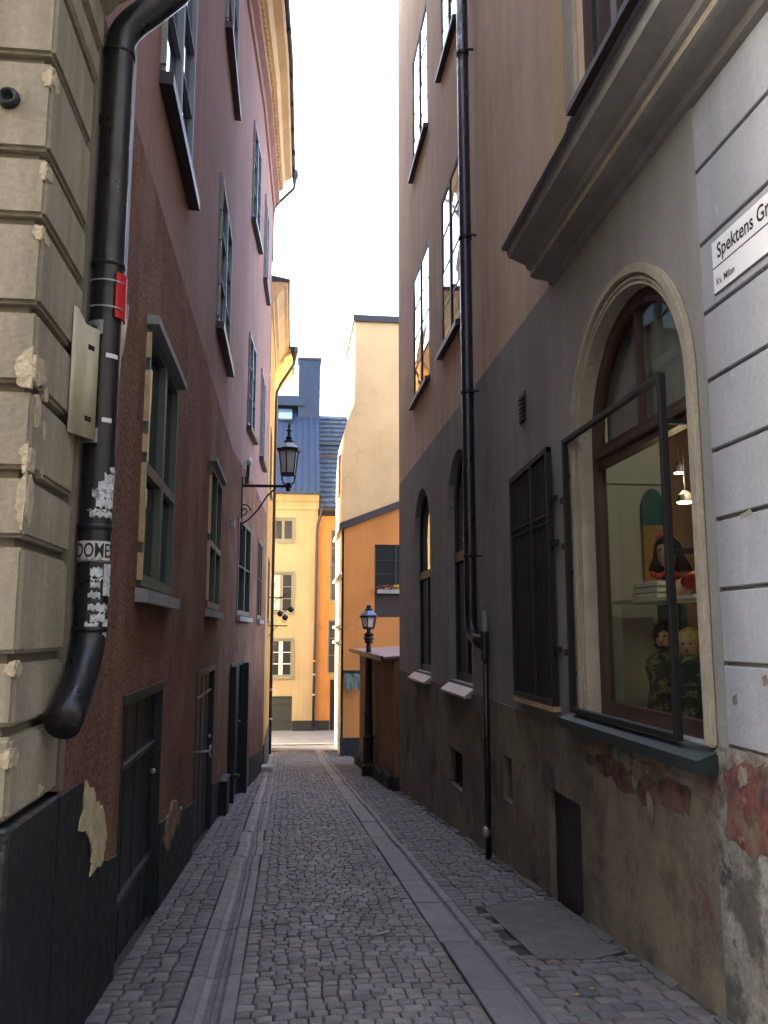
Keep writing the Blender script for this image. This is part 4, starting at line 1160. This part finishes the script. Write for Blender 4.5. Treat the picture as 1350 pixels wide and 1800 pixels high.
# vent, hatches
vb = build(fb(G, 7.74, 7.94, 3.68, 3.98, 0.0, 0.015), 'vent', 'darkmetal', gh)
for k in range(6):
    z = 3.70 + k * .045
    build(MB().hexa([G.p(7.755, z, .016), G.p(7.925, z, .016), G.p(7.925, z - .012, .035), G.p(7.755, z - .012, .035), G.p(7.755, z + .012, .016), G.p(7.925, z + .012, .016), G.p(7.925, z, .035), G.p(7.755, z, .035)]), 'slat', 'darkmetal', vb)
hd = build(fb(G, 6.5, 7.3, -1.3, .27, -.09, -.05), 'cellar_hatch', 'darkwood', gh)
for k in range(5):
    build(fb(G, 6.505 + k * .159, 6.505 + k * .159 + .153, -1.0, .262, -.05, -.035), 'plank', 'darkwood', hd)
build(fb(G, 8.5, 8.85, -.12, .33, -.1, -.08), 'cellar_opening', 'void', gh)
build(fb(G, 10.95, 11.85, -.45, .03, -.1, -.08), 'cellar_opening', 'void', gh)
for a in (8.6, 8.72): build(fb(G, a, a + .02, -.12, .33, -.06, -.04), 'cellar_bar', 'iron', gh)
for a in (11.15, 11.4, 11.65): build(fb(G, a, a + .025, -.45, .03, -.06, -.04), 'cellar_bar', 'iron', gh)

# street sign
sg = thing('street_sign', 'white enamel street name sign lettered Spektens Gränd on the pale rusticated wall', 'sign', (2.3, 3.7, 3.4))
SA, SB = 4.09, 3.05
build(fb(G, SB, SA, 3.435, 3.735, 0.004, 0.012), 'plate', 'signwhite', sg, bevel=0.002)
def on_sign(a, z, o):
    return lambda x, y: G.p(a - x, z + y, o)
build(text_mb('Spektens Gränd', 0.118, on_sign(4.035, 3.622, .0135), bold=0.002, condense=0.84), 'lettering', 'ink', sg)
build(text_mb('Kv. Milon', 0.058, on_sign(4.06, 3.475, .0135), bold=0.001, condense=0.84), 'lettering', 'ink', sg)
build(fb(G, SB, SA, 3.577, 3.584, 0.0125, 0.0135), 'printed_line', 'ink', sg)
build(fb(G, SB, SA, 3.433, 3.438, 0.0125, 0.0135), 'printed_line', 'ink', sg)

# downpipe on the grey house
dp = thing('downpipe', 'long black downpipe kinking sideways low on the grey wall', 'downpipe', (2.19, 9.85, -0.9))
build(MB().tube([(2.19, 9.85, 18), (2.19, 9.85, 1.78), (2.19, 9.83, 1.68), (2.19, 9.75, 1.58), (2.2, 9.55, 1.52), (2.205, 9.3, 1.49)], 0.075, 14), 'pipe', 'pipe', dp, smooth=True)
build(MB().tube([(2.215, 9.28, 1.62), (2.215, 9.28, 1.3)], 0.05, 10), 'junction', 'pipe', dp)
build(MB().tube([(2.22, 9.28, 1.35), (2.22, 9.28, -0.95)], 0.035, 10), 'lower_pipe', 'pipe', dp, smooth=True)
build(MB().tube([(2.22, 9.28, 1.62), (2.22, 9.28, 1.86)], 0.03, 10), 'stub_pipe', 'greypaint', dp)
build(MB().ell((2.2, 9.28, -.55), (.05, .05, .07), 8, 6), 'valve', 'zinc', dp)
for z in (12, 9.2, 6.6, 4.55, 2.5):
    build(MB().lathe(2.19, 9.85, [(.07, z), (.085, z + .006), (.085, z + .05), (.07, z + .056)], 14), 'collar', 'pipe', dp)
    build(bx(2.19, 2.312, 9.72, 9.75, z + .01, z + .03), 'pipe_bracket', 'iron', dp)

# ------------------------------------------------------------------ inside the shop
rm = MB()
room = build(bx(2.50, 6.5, 2.99, 9.25, .75, .8), 'shop_floor', 'shopdark', gh)
build(bx(2.50, 6.5, 2.99, 9.25, 4.3, 4.35), 'shop_ceiling', 'shopdark', gh)
build(bx(6.5, 6.6, 2.99, 9.25, .75, 4.35), 'shop_back_wall', 'shopdark', gh)
build(bx(2.5, 6.5, 9.25, 9.29, .75, 4.35), 'shop_end_wall', 'shopdark', gh)
build(bx(2.47, 3.42, 7.05, 7.1, .8, 4.29), 'display_panel', 'shopwall', gh)
build(bx(2.56, 2.57, 4.45, 6.32, 3.07, 4.25), 'grey_blind', 'grey', gh)
build(bx(2.47, 3.40, 7.03, 7.05, 2.93, 2.96), 'panel_moulding', 'shopwall', gh)
build(bx(2.47, 3.9, 4.3, 7.05, .8, .97), 'display_floor', 'shopwall', gh)
shf = thing('display_shelf', 'white shelf inside the shop window carrying boxes and a mannequin bust', 'shelf', (2.95, 6.3, 1.82))
build(bx(2.80, 3.2, 5.5, 6.95, 1.845, 1.87), 'board', 'shelf', shf)
build(MB().tube([(3.0, 6.2, .97), (3.0, 6.2, 1.845)], 0.022, 8), 'leg', 'shelf', shf)
build(MB().tube([(3.0, 5.62, .97), (3.0, 5.62, 1.845)], 0.022, 8), 'leg', 'shelf', shf)
lab = ['lowest of the cream boxes stacked on the shop window shelf', 'middle cream box of the stack in front of the mannequin', 'top cream box of the stack in front of the mannequin']
for k in range(3):
    build(bx(2.82, 2.98, 6.12 - .01 * k, 6.58 - .015 * k, 1.872 + k * .045, 1.872 + k * .045 + .038), 'box', 'paper', label=lab[k], cat='box', group='cream boxes on the shelf', bevel=0.004)
# bust: torso and arm one surface, head, hair, band
mq = thing('mannequin_bust', 'mannequin bust with dark bobbed wig, red headband and red sleeves in the shop window', 'mannequin', (3.06, 6.38, 1.87))
def ring(c, rx, ry, ax=(1, 0), n=14):
    return [(c[0] + rx * math.cos(6.28319 * k / n) * ax[0] - ry * math.sin(6.28319 * k / n) * ax[1], c[1] + rx * math.cos(6.28319 * k / n) * ax[1] + ry * math.sin(6.28319 * k / n) * ax[0], c[2]) for k in range(n)]
ax = (0.6, -0.8)   # the shoulders' line
tor = [((3.06, 6.38, 1.872), .14, .1), ((3.06, 6.38, 1.93), .17, .105), ((3.06, 6.38, 1.98), .175, .095), ((3.06, 6.37, 2.02), .13, .075), ((3.055, 6.36, 2.05), .06, .055), ((3.05, 6.35, 2.09), .047, .047), ((3.04, 6.34, 2.16), .045, .045)]
build(MB().loft([ring(c, a, b, ax) for c, a, b in tor]), 'torso', 'skin', mq, smooth=True)
hc = Vector((3.02, 6.315, 2.235))
hd_ = [(-.115, .03, .035), (-.1, .05, .055), (-.07, .066, .075), (-.03, .078, .088), (.01, .083, .096), (.05, .082, .096), (.085, .068, .082), (.11, .042, .05), (.122, .012, .015)]
fd = Vector((-0.62, -0.78, 0))     # where the face looks
sd = Vector((0.78, -0.62, 0))
rings = []
for dz, w, d in hd_:
    rings.append([tuple(hc + sd * (w * math.cos(6.28319 * k / 18)) + fd * (d * math.sin(6.28319 * k / 18) + (.012 if dz < -.06 else 0)) + Vector((0, 0, dz))) for k in range(18)])
head = build(MB().loft(rings), 'head', 'skin', mq, smooth=True)
def face_pt(x, z, d): return tuple(hc + sd * x + fd * d + Vector((0, 0, z)))
nm = MB().add([face_pt(-.008, .03, .09), face_pt(.008, .03, .09), face_pt(.016, -.025, .088), face_pt(-.016, -.025, .088), face_pt(0, -.02, .118), face_pt(0, .025, .098)], [(0, 5, 4, 3), (5, 1, 2, 4), (3, 4, 2), (0, 1, 5)])
build(nm, 'nose', 'skin', head)
for sx in (-1, 1):
    build(MB().ell(face_pt(sx * .034, .022, .082), (.014, .014, .008), 8, 5), 'eye', 'ink', head)
build(MB().ell(face_pt(0, -.055, .083), (.02, .02, .008), 8, 5), 'mouth', 'lips', head)
hr = []
for dz, w, d, sh in [(-.15, .15, .06, -.07), (-.135, .172, .08, -.055), (-.09, .16, .095, -.04), (-.03, .125, .102, -.03), (.03, .11, .108, -.016), (.075, .1, .106, -.006), (.11, .08, .09, -.002), (.135, .048, .055, -.002), (.148, .012, .015, 0)]:
    hr.append([tuple(hc + sd * (w * math.cos(6.28319 * k / 20)) + fd * (d * (0.5 if 0.95 < 6.28319 * k / 20 < 2.2 and dz < .07 else 1) * math.sin(6.28319 * k / 20) + sh) + Vector((0, 0, dz))) for k in range(20)])
build(MB().loft(hr), 'wig', 'hair', mq, smooth=True)
hb = []
for k in range(11):
    t = .75 + (math.pi - 1.5) * k / 10
    hb.append((hc.x + sd.x * .1 * math.cos(t) + fd.x * .05, hc.y + sd.y * .1 * math.cos(t) + fd.y * .05, hc.z + .035 + .105 * math.sin(t)))
build(MB().tube(hb, [.006] + [0.017] * 9 + [.006], 8), 'headband', 'redcloth', mq, smooth=True)
build(MB().tube([(2.97, 6.52, 2.0), (2.93, 6.6, 1.94), (2.9, 6.63, 1.88)], [.05, .055, .045], 10), 'sleeve', 'redcloth', mq, smooth=True)
build(MB().tube([(3.14, 6.24, 2.0), (3.1, 6.0, 2.02), (3.04, 5.8, 1.99), (2.98, 5.68, 1.96)], [.06, .055, .05, .045], 10), 'sleeve', 'redcloth', mq, smooth=True)
build(MB().tube([(3.0 + .1 * math.cos(t), 6.33 + .085 * math.sin(t), 2.06 + .015 * math.sin(3 * t)) for t in [k * .45 for k in range(15)]], .022, 7), 'scarf', 'redcloth', mq, smooth=True)
build(MB().ell((2.96, 6.27, 2.04), (.035, .035, .03), 8, 6), 'scarf_knot', 'hair', mq)
# long board leaning behind
bd = thing('painted_board', 'rounded teal and mustard board leaning behind the mannequin', 'board', (3.3, 6.95, 1.9))
build(MB().fprism(Facade(3.0, 7.0, 1, 0, 0, -1), archpoly(.12, .32, 2.55, 2.72, 12, .16), 0, .02), 'upper_half', 'teal', bd)
build(MB().fprism(Facade(3.0, 7.0, 1, 0, 0, -1), rect(.12, .32, 2.0, 2.548), 0, .02), 'lower_half', 'mustard', bd)
# figures standing on the display floor
def figure(name, label, cx, cy, dark, skin, hairm, h0, h1, clothes, grp):
    t = thing(name, label, 'mannequin', (cx, cy, h0), group=grp)
    H = h1 - h0
    build(MB().lathe(cx, cy, [(.14, h0), (.15, h0 + .08 * H), (.12, h0 + .3 * H), (.15, h0 + .5 * H), (.145, h0 + .6 * H), (.08, h0 + .68 * H), (.045, h0 + .71 * H), (.04, h0 + .76 * H)], 14), 'body', clothes, t, smooth=True)
    hz = h0 + .86 * H
    hd = build(MB().ell((cx, cy, hz), (.065, .07, .085), 12, 9), 'head', skin, t, smooth=True)
    build(MB().ell((cx + .02, cy + .03, hz + .03), (.095, .09, .105), 14, 9), 'wig', hairm, t, smooth=True)
    build(MB().add([(cx - .05, cy - .05, hz + .01), (cx - .035, cy - .06, hz + .01), (cx - .034, cy - .062, hz - .025), (cx - .058, cy - .05, hz - .025), (cx - .062, cy - .07, hz - .022)], [(0, 1, 4), (1, 2, 4), (2, 3, 4), (3, 0, 4)]), 'nose', skin, hd)
    build(MB().tube([(cx + .03 + .075 * math.cos(t), cy + .02 + .075 * math.sin(t), hz - .05 + .02 * math.sin(5 * t)) for t in [-1.1 + k * .3 for k in range(12)]], .034, 8), 'curls', hairm, t, smooth=True)
    for dx, dy in ((-.062, -.028), (-.022, -.064)):
        build(MB().ell((cx + dx, cy + dy, hz + .012), (.012, .012, .007), 8, 4), 'eye', 'ink', hd)
    build(MB().ell((cx - .045, cy - .055, hz - .045), (.016, .012, .008), 8, 4), 'mouth', 'lips', hd)
figure('mannequin_bust', 'dark patterned mannequin bust standing below the shelf in the shop window', 3.0, 6.42, 1, 'skin', 'hair', .97, 1.66, 'pattern', 'small busts under the shelf')
figure('mannequin_bust', 'blond wigged mannequin bust at the right edge of the shop window', 3.0, 6.0, 1, 'skin', 'blond', .97, 1.6, 'pattern', 'small busts under the shelf')
build(bx(3.2, 3.25, 6.5, 6.95, 1.4, 1.84), 'folded_cloth', 'teal', label='teal cloth hanging under the shop shelf behind the busts', cat='cloth')
# lit spot lamps
for k, (x, y, z, lb) in enumerate([(3.85, 7.72, 3.17, 'left lit spot lamp high on the shop ceiling rail'), (3.9, 7.45, 3.15, 'right lit spot lamp high on the shop ceiling rail'), (3.85, 7.62, 2.86, 'lowest lit lamp hanging on a cord inside the shop')]):
    t = thing('spot_lamp', lb, 'lamp', (x, y, z), group='lit lamps inside the shop')
    r = .05 if k < 2 else .085
    build(MB().lathe(x, y, [(r * .3, z + .12), (r * .8, z + .08), (r, z + .012)], 12), 'shade', 'darkmetal', t)
    build(MB().lathe(x, y, [(r * .9, z + .004), (r * .9, z + .011)], 12), 'bulb', 'bulb', t)
    build(MB().tube([(x, y, z + .11), (x, y, 4.3)], .006, 6), 'cord', 'iron', t)
    pl_ = bpy.data.lights.new('lamp_light', 'POINT')
    pl_.energy = 6.0 if k == 2 else 3.0
    pl_.color = (1, .75, .45)
    pl_.shadow_soft_size = .04
    po = bpy.data.objects.new('lamp_light', pl_)
    COL.objects.link(po)
    po.location = (0, 0, -.06)
    po.parent = t
t = thing('spot_lamp', 'unseen lamp added on the ceiling to brighten the shop window display', 'lamp', (2.95, 5.3, 4.1))  # lamp added out of view to brighten the display
build(MB().lathe(2.95, 5.3, [(.02, 4.28), (.05, 4.24), (.06, 4.15)], 12), 'shade', 'darkmetal', t)
build(MB().lathe(2.95, 5.3, [(.055, 4.14), (.055, 4.149)], 12), 'bulb', 'bulb', t)
pl_ = bpy.data.lights.new('lamp_light', 'POINT')
pl_.energy = 2.6
pl_.color = (1, .92, .78)
pl_.shadow_soft_size = .06
po = bpy.data.objects.new('lamp_light', pl_)
COL.objects.link(po)
po.location = (0, 0, -.05)
po.parent = t
build(bx(4.4, 4.46, 6.9, 7.5, 1.3, 2.6), 'shop_cabinet', 'void', gh)

# ================================================================== RIGHT FAR: shed, lamp post, tan gable house
sh = thing('shed', 'low brown shed with faded red sheet roof against the end of the grey house', 'shed', (2.3, 17.4, -1.6))
S1 = Facade(2.22, 0, 0, 1, -1, 0)
wallb = build(bx(2.235, 4.2, 17.42, 25.9, -2.6, 1.08), 'wall', 'shed', sh)
build(bx(2.22, 4.2, 17.4, 17.418, -2.6, 1.04), 'front', 'shedfront', sh)
rf = MB().hexa([(1.98, 17.3, 1.06), (4.4, 17.3, 1.2), (4.4, 26.2, 1.2), (1.98, 26.2, 1.06), (1.98, 17.3, 1.11), (4.4, 17.3, 1.25), (4.4, 26.2, 1.25), (1.98, 26.2, 1.11)])
build(rf, 'roof', 'pinkroof', sh)
build(bx(1.93, 1.98, 17.3, 26.2, 1.02, 1.13), 'fascia', 'darkwood', sh)
rbm = MB()
for k in range(6):
    y = 17.45 + k * 1.45
    rbm.box(2.1, 2.21, y, y + 1.4, -2.7, gz(y) + .28 - .03 * (k % 2))
build(rbm, 'plinth', 'rubble', sh, bevel=0.05)
build(MB().ell((2.3, 17.25, gz(17.2) + .05), (.16, .14, .22), 10, 7), 'corner_stone', 'rubble', label='dark rounded guard stone at the foot of the shed corner', cat='stone')

lp = thing('lamp_post', 'black ornate lamp post with a blue grey capped lantern in front of the shed', 'lamp post', (2.06, 21.2, gz(21.2)))
zb = gz(21.2)
build(MB().lathe(2.06, 21.2, [(.17, zb - .05), (.17, zb + .25), (.13, zb + .3), (.13, zb + .9), (.15, zb + .95), (.11, zb + 1.0), (.1, zb + 1.5), (.125, zb + 1.53), (.095, zb + 1.57), (.085, zb + 2.6), (.11, zb + 2.63), (.08, zb + 2.67), (.07, 1.2), (.06, 1.35)], 12), 'post', 'iron', lp)
build(MB().lathe(2.06, 21.2, [(.06, 1.34), (.13, 1.38), (.09, 1.42), (.15, 1.47), (.1, 1.52), (.14, 1.57), (.06, 1.62), (.05, 1.7)], 12), 'capital', 'iron', lp)
lantern(lp, 2.06, 21.2, 1.74, 2.0, .15, .2, 'bluecap', 0.1, 6)

th_ = thing('gable_house', 'tall house with tan upper gable over orange wall and sloping dark band', 'house', (3.0, 30, -2.7))
T = Facade(0, 30, 1, 0, 0, -1)
low_ = [(1.92, -3.4), (9, -3.4), (9, 8.2), (1.92, 5.4)]
hole = rect(3.12, 4.7, 2.17, 4.81)
build(MB().sheet(T, low_, [hole], 0, .16), 'lower_wall', 'orange', th_)
build(MB().fprism(T, [(1.92, 5.41), (9, 8.21), (9, 13.3), (2.36, 13.3), (2.36, 10.1), (2.12, 9.55), (2.0, 9.1), (1.92, 8.0)], -3.9, 0.02), 'upper_wall', 'tan', th_)
build(bx(1.93, 9, 30.2, 34, -3.4, 5.39), 'house_core', 'white', th_)
build(bx(1.925, 2.0, 30.0, 30.21, -3.4, 5.39), 'corner_pier', 'white', th_)
build(fb(T, 2.28, 9, 13.3, 13.55, -4, .1), 'coping', 'darkmetal', th_)
build(MB().fprism(T, [(1.82, 5.3), (9, 8.1), (9, 8.36), (1.82, 5.56)], 0.0, .16), 'sloping_band', 'darkmetal', th_)
LF = Facade(1.915, 0, 0, 1, -1, 0)
for z in (5.3, 1.78, 1.2, 3.6):
    build(fb(LF, 29.95, 34, z, z + .1, -.02, .1), 'string_course', 'mould', th_)
build(fb(LF, 31.2, 32.4, 6.9, 8.4, -.02, .05), 'side_window', 'bluegrey', th_)
build(MB().fprism(T, rect(1.9, 9, -3.3, -2.05), 0.0, .04), 'plinth', 'rubble', th_)
w = window(T, 3.12, 4.7, 3.15, 4.81, th_, o=-0.06, nx=2, nz=3, wood='darkwood', glass='glassdark')
build(fb(T, 3.12, 4.7, 2.17, 3.14, -.1, -.05), 'lower_panel', 'darkwood', th_)
fx = thing('flower_box', 'window box with red and yellow flowers under the dark window of the orange wall', 'flower box', (3.8, 29.85, 3.05))
build(fb(T, 3.2, 4.6, 3.02, 3.16, .0, .2), 'box', 'greypaint', fx)
fr_ = random.Random(5)
for mt, nm_ in (('petal_red', 'flowers'), ('petal_yellow', 'flowers'), ('leaf', 'leaves')):
    m = MB()
    for k in range(46):
        a, z, o = fr_.uniform(3.2, 4.6), 3.17 + fr_.uniform(0, .16), fr_.uniform(.02, .22)
        if mt == 'petal_yellow': a = fr_.gauss(3.85, .18)
        r = fr_.uniform(.03, .06)
        q = [G_ for G_ in (T.p(a - r, z, o), T.p(a, z + r * fr_.uniform(-.5, .8), o + .02), T.p(a + r, z + r * .3, o), T.p(a, z - r, o - .02))]
        m.add(q, [(0, 1, 2), (0, 2, 3)])
    build(m, nm_, mt, fx, kind='stuff')
aw = thing('awning_sign', 'small crumpled blue grey canopy on the orange wall beside the lamp post', 'canopy', (2.3, 29.8, 0))
m = MB()
rings = []
for k in range(7):
    a = 2.03 + k * .095
    rings.append([T.p(a, .24 + .03 * math.sin(k * 2), .0), T.p(a, .06 + .05 * math.sin(k * 1.7), .22), T.p(a, -.36 + .08 * math.sin(k * 2.3), .32), T.p(a, -.36 + .08 * math.sin(k * 2.3), .30), T.p(a, .04 + .05 * math.sin(k * 1.7), .20), T.p(a, .2, 0)])
build(m.loft(rings), 'cloth', 'greenwood', aw)
build(fb(T, 2.0, 2.64, .24, .29, 0, .12), 'rail', 'darkwood', aw)

# ================================================================== END: yellow and orange houses across the street
yh = thing('yellow_house', 'yellow house with dark blue metal roof closing the end of the lane', 'house', (0, 38.5, -2.75))
Yf = Facade(0, 38.5, 1, 0, 0, -1)
hy = [(-0.78, .24, 5.82, 6.88), (-0.85, .24, 2.52, 4.35), (-0.80, .24, -.36, 1.31), (-0.95, .26, -2.75, -1.22)]
build(MB().sheet(Yf, rect(-12, 1.335, -3.4, 7.9), [rect(*q) for q in hy], 0, .14), 'wall', 'yellow', yh)
build(bx(-12, 1.33, 38.9, 44, -3.4, 7.9), 'house_core', 'void', yh)
window(Yf, *hy[0], yh, o=-.03, nx=2, nz=1, wood='sagewood', glass='glassfar', fw=.1, mull=.12)
w = window(Yf, *hy[1], yh, o=-.03, nx=2, nz=3, wood='sagewood', glass='glassfar', fw=.09, mull=.14, thin=.03)
build(fb(Yf, -.76, -.38, 2.66, 4.25, -.055, -.045), 'curtain', 'curtain', w)
w = window(Yf, *hy[2], yh, o=-.03, nx=2, nz=3, wood='sagewood', glass='glassfar', fw=.08, mull=.06, thin=.03, sill=(.06, .06, 'sagewood'))
build(fb(Yf, -.37, -.19, -.27, 1.22, -.028, -.012), 'centre_post', 'whitewood', w)
for z in (.2, .72):
    build(fb(Yf, -.72, .16, z, z + .03, -.045, -.027), 'glazing_bar', 'whitewood', w)
for q in hy[:2]:
    build(fb(Yf, q[0] - .03, q[1] + .03, q[2] - .09, q[2] - .01, -.05, .05), 'sill', 'sagewood', yh)
for q in hy[:3]:
    m = MB()
    m.fbox(Yf, q[0] - .08, q[0] - .004, q[2], q[3] + .08, .0, .03)
    m.fbox(Yf, q[1] + .004, q[1] + .08, q[2], q[3] + .08, .0, .03)
    m.fbox(Yf, q[0] - .004, q[1] + .004, q[3] + .004, q[3] + .08, .0, .03)
    build(m, 'window_surround', 'sagewood', yh)
gtm = build(fb(Yf, -.95, .26, -2.75, -1.22, -.12, -.08), 'gate', 'doorgreen', yh)
for z in (-2.35, -1.95, -1.6):
    build(fb(Yf, -.93, .24, z, z + .03, -.08, -.06), 'rail', 'darkmetal', gtm)
build(MB().profile(Yf, [(-.02, 7.3), (.05, 7.32), (.06, 7.5), (.02, 7.52), (.02, 7.66), (.1, 7.72), (.2, 7.9), (.22, 8.0), (-.02, 8.02)], -12, 1.38), 'cornice', 'yellow', yh)
build(MB().fprism(Yf, rect(.27, 1.33, -3.2, -2.3), 0, .04), 'plinth', 'blackpaint', yh)
rfy = MB().loft([[(x, 38.15, 8.0), (x, 38.15, 8.12), (x, 41.6, 13.3), (x, 44.5, 14.2), (x, 44.5, 8.0)] for x in (-12, 1.4)])
ry = build(rfy, 'roof', 'roof', yh)
sn = Vector((0, 3.45, 5.18)).normalized()
for k in range(16):
    x = -3.2 + k * .31
    if x > 1.38: break
    build(MB().hexa([(x, 38.2, 8.2), (x + .03, 38.2, 8.2), (x + .03, 41.55, 13.23), (x, 41.55, 13.23), (x, 38.16, 8.24), (x + .03, 38.16, 8.24), (x + .03, 41.51, 13.27), (x, 41.51, 13.27)]), 'roof_seam', 'roof', ry)
build(MB().hexa([(-.62, 40.78, 12.18), (.06, 40.78, 12.18), (.06, 41.2, 12.78), (-.62, 41.2, 12.78), (-.62, 40.7, 12.25), (.06, 40.7, 12.25), (.06, 41.1, 12.85), (-.62, 41.1, 12.85)]), 'roof_window', 'skylight', ry)
build(MB().box(-.9, .7, 40.9, 41.4, 13.0, 13.5), 'roof_step', 'roof', ry)
chm = build(bx(.36, 1.46, 41.0, 42.0, 11, 15.45), 'chimney', 'roof', yh)
build(bx(.3, 1.52, 40.95, 42.05, 15.45, 15.56), 'chimney_cap', 'darkmetal', chm)
for k in range(4):
    build(MB().tube([(1.46, 41.2, 13.6 + k * .4), (1.62, 41.15, 13.65 + k * .4)], .02, 5), 'chimney_step', 'iron', chm)
build(MB().tube([(-.5, 41, 13.3), (-.3, 41, 14.1), (-.05, 41, 14.0)], .02, 5), 'roof_rail', 'iron', yh)

eh = thing('corner_house', 'weathered orange house beside the yellow one with a grey tiled roof', 'house', (2, 38.7, -2.75))
Ef = Facade(0, 38.62, 1, 0, 0, -1)
he = [(1.94, 2.9, 3.06, 6.42), (1.86, 2.9, -.25, 2.2), (1.98, 2.26, -2.8, -.5)]
build(MB().sheet(Ef, rect(1.34, 9, -3.4, 7.25), [rect(*q) for q in he], 0, .14), 'wall', 'orange2', eh)
build(bx(1.35, 9, 39.0, 45, -3.4, 7.2), 'house_core', 'void', eh)
window(Ef, *he[0], eh, o=-.03, nx=2, nz=4, wood='sagewood', glass='glassfar')
window(Ef, *he[1], eh, o=-.03, nx=2, nz=3, wood='sagewood', glass='glassfar')
build(fb(Ef, 1.98, 2.26, -2.8, -.5, -.12, -.08), 'door', 'iron', eh)
build(fb(Ef, 2.27, 2.42, -2.8, -.42, .0, .03), 'door_jamb', 'whitestone', eh)
build(MB().fprism(Ef, rect(1.36, 1.95, -3.2, -2.32), 0, .04), 'plinth', 'blackpaint', eh)
rfe = MB().loft([[(x, 38.35, 7.25), (x, 38.35, 7.4), (x, 42.5, 12.9), (x, 45, 12.9), (x, 45, 7.25)] for x in (1.42, 9)])
re_ = build(rfe, 'roof', 'tiles', eh)
m = MB()
tr_ = random.Random(3)
for j in range(20):
    f0, f1 = j / 20, (j + 1) / 20
    for k in range(12):
        x = 1.43 + k * .2
        dz = tr_.uniform(0, .03)
        y0, y1 = 38.35 + 4.15 * f0, 38.35 + 4.15 * f1
        z0, z1 = 7.4 + 5.5 * f0, 7.4 + 5.5 * f1
        m.hexa([(x, y0 - .03, z0 + .02), (x + .18, y0 - .03, z0 + .02), (x + .18, y1, z1), (x, y1, z1), (x, y0 - .06, z0 + .08 + dz), (x + .18, y0 - .06, z0 + .08 + dz), (x + .18, y1, z1 + .03), (x, y1, z1 + .03)])
build(m, 'roof_tiles', 'tiles', re_, kind='stuff')
for z, y in ((10.3, 40.55), (11.0, 41.05)):
    build(bx(1.44, 5, y - .12, y, z, z + .1), 'snow_rail', 'darkmetal', re_)
build(MB().profile(Ef, [(.0, 7.05), (.12, 7.1), (.32, 7.26), (.34, 7.36), (.0, 7.36)], 1.36, 9), 'eaves_gutter', 'darkmetal', eh)
dp = thing('downpipe', 'brown grey downpipe between the yellow and orange end houses', 'downpipe', (1.3, 38.4, -2.7), group='downpipes on the house fronts')
build(MB().tube([(1.5, 38.25, 7.3), (1.45, 38.35, 7.0), (1.33, 38.42, 6.6), (1.30, 38.42, 6.2), (1.27, 38.42, 2), (1.22, 38.42, -2.6)], .06, 8), 'pipe', 'darkmetal', dp, smooth=True)
for z in (-.3, -1.2, .3):
    build(MB().lathe(1.245, 38.42, [(.06, z), (.085, z + .01), (.085, z + .07), (.06, z + .08)], 8), 'collar', 'orange2' if z > 0 else 'zinc', dp)

# ------------------------------------------------------------------ litter on the setts
lr = random.Random(12)
spots = [(1.66, 4.86, 'small dry leaf lying near the lower right corner of the lane'), (1.78, 4.95, 'curled dry leaf on the right pavement setts'), (1.72, 5.5, 'pale scrap lying on the setts below the cement slab'), (0.72, 6.3, 'thin pale straw lying in the middle of the setts')]
for x, y, lb in spots:
    z = gz(y) + .012
    if 'straw' in lb: z += .018
    r = .02
    m = MB().add([(x - r, y, z + .004), (x - .2 * r, y - .5 * r, z + .012), (x + r, y + .2 * r, z + .003), (x + .1 * r, y + .6 * r, z + .014), (x, y, z)], [(0, 1, 4), (1, 2, 4), (2, 3, 4), (3, 0, 4)])
    if 'straw' in lb:
        m = MB().tube([(x - .05, y - .02, z), (x + .05, y + .03, z + .004)], .005, 5)
        build(m, 'straw', 'paper', label=lb, cat='straw')
    else:
        build(m, 'leaf', 'deadleaf', label=lb, cat='leaf', group='leaves on the pavement')

# ------------------------------------------------------------------ unseen house added behind the camera to dim the near stonework
op = thing('added_shade_house', 'unseen plain grey house added across the street to shade the lane mouth', 'house', (0, -5, 0))
B = Facade(0, -5, 1, 0, 0, 1)
hb_ = [(x, x + 1.1, z, z + 1.8) for x in (-11, -7.5, -4, -.5, 3, 6.5, 10) for z in (1.2, 4.6, 8.0, 11.6)]
build(MB().sheet(B, rect(-40, 40, -.5, 15.5), [rect(*q) for q in hb_], 0, .15), 'wall', 'grey', op)
build(bx(-40, 40, -14, -5.4, -.5, 15.5), 'house_core', 'void', op)
for q in hb_:
    window(B, *q, op, o=-.05, nx=2, nz=3, wood='whitewood')
build(MB().loft([[(x, -4.6, 15.5), (x, -4.6, 15.65), (x, -10, 18.5), (x, -14, 15.6)] for x in (-40.2, 40.2)]), 'roof', 'tiles', op)
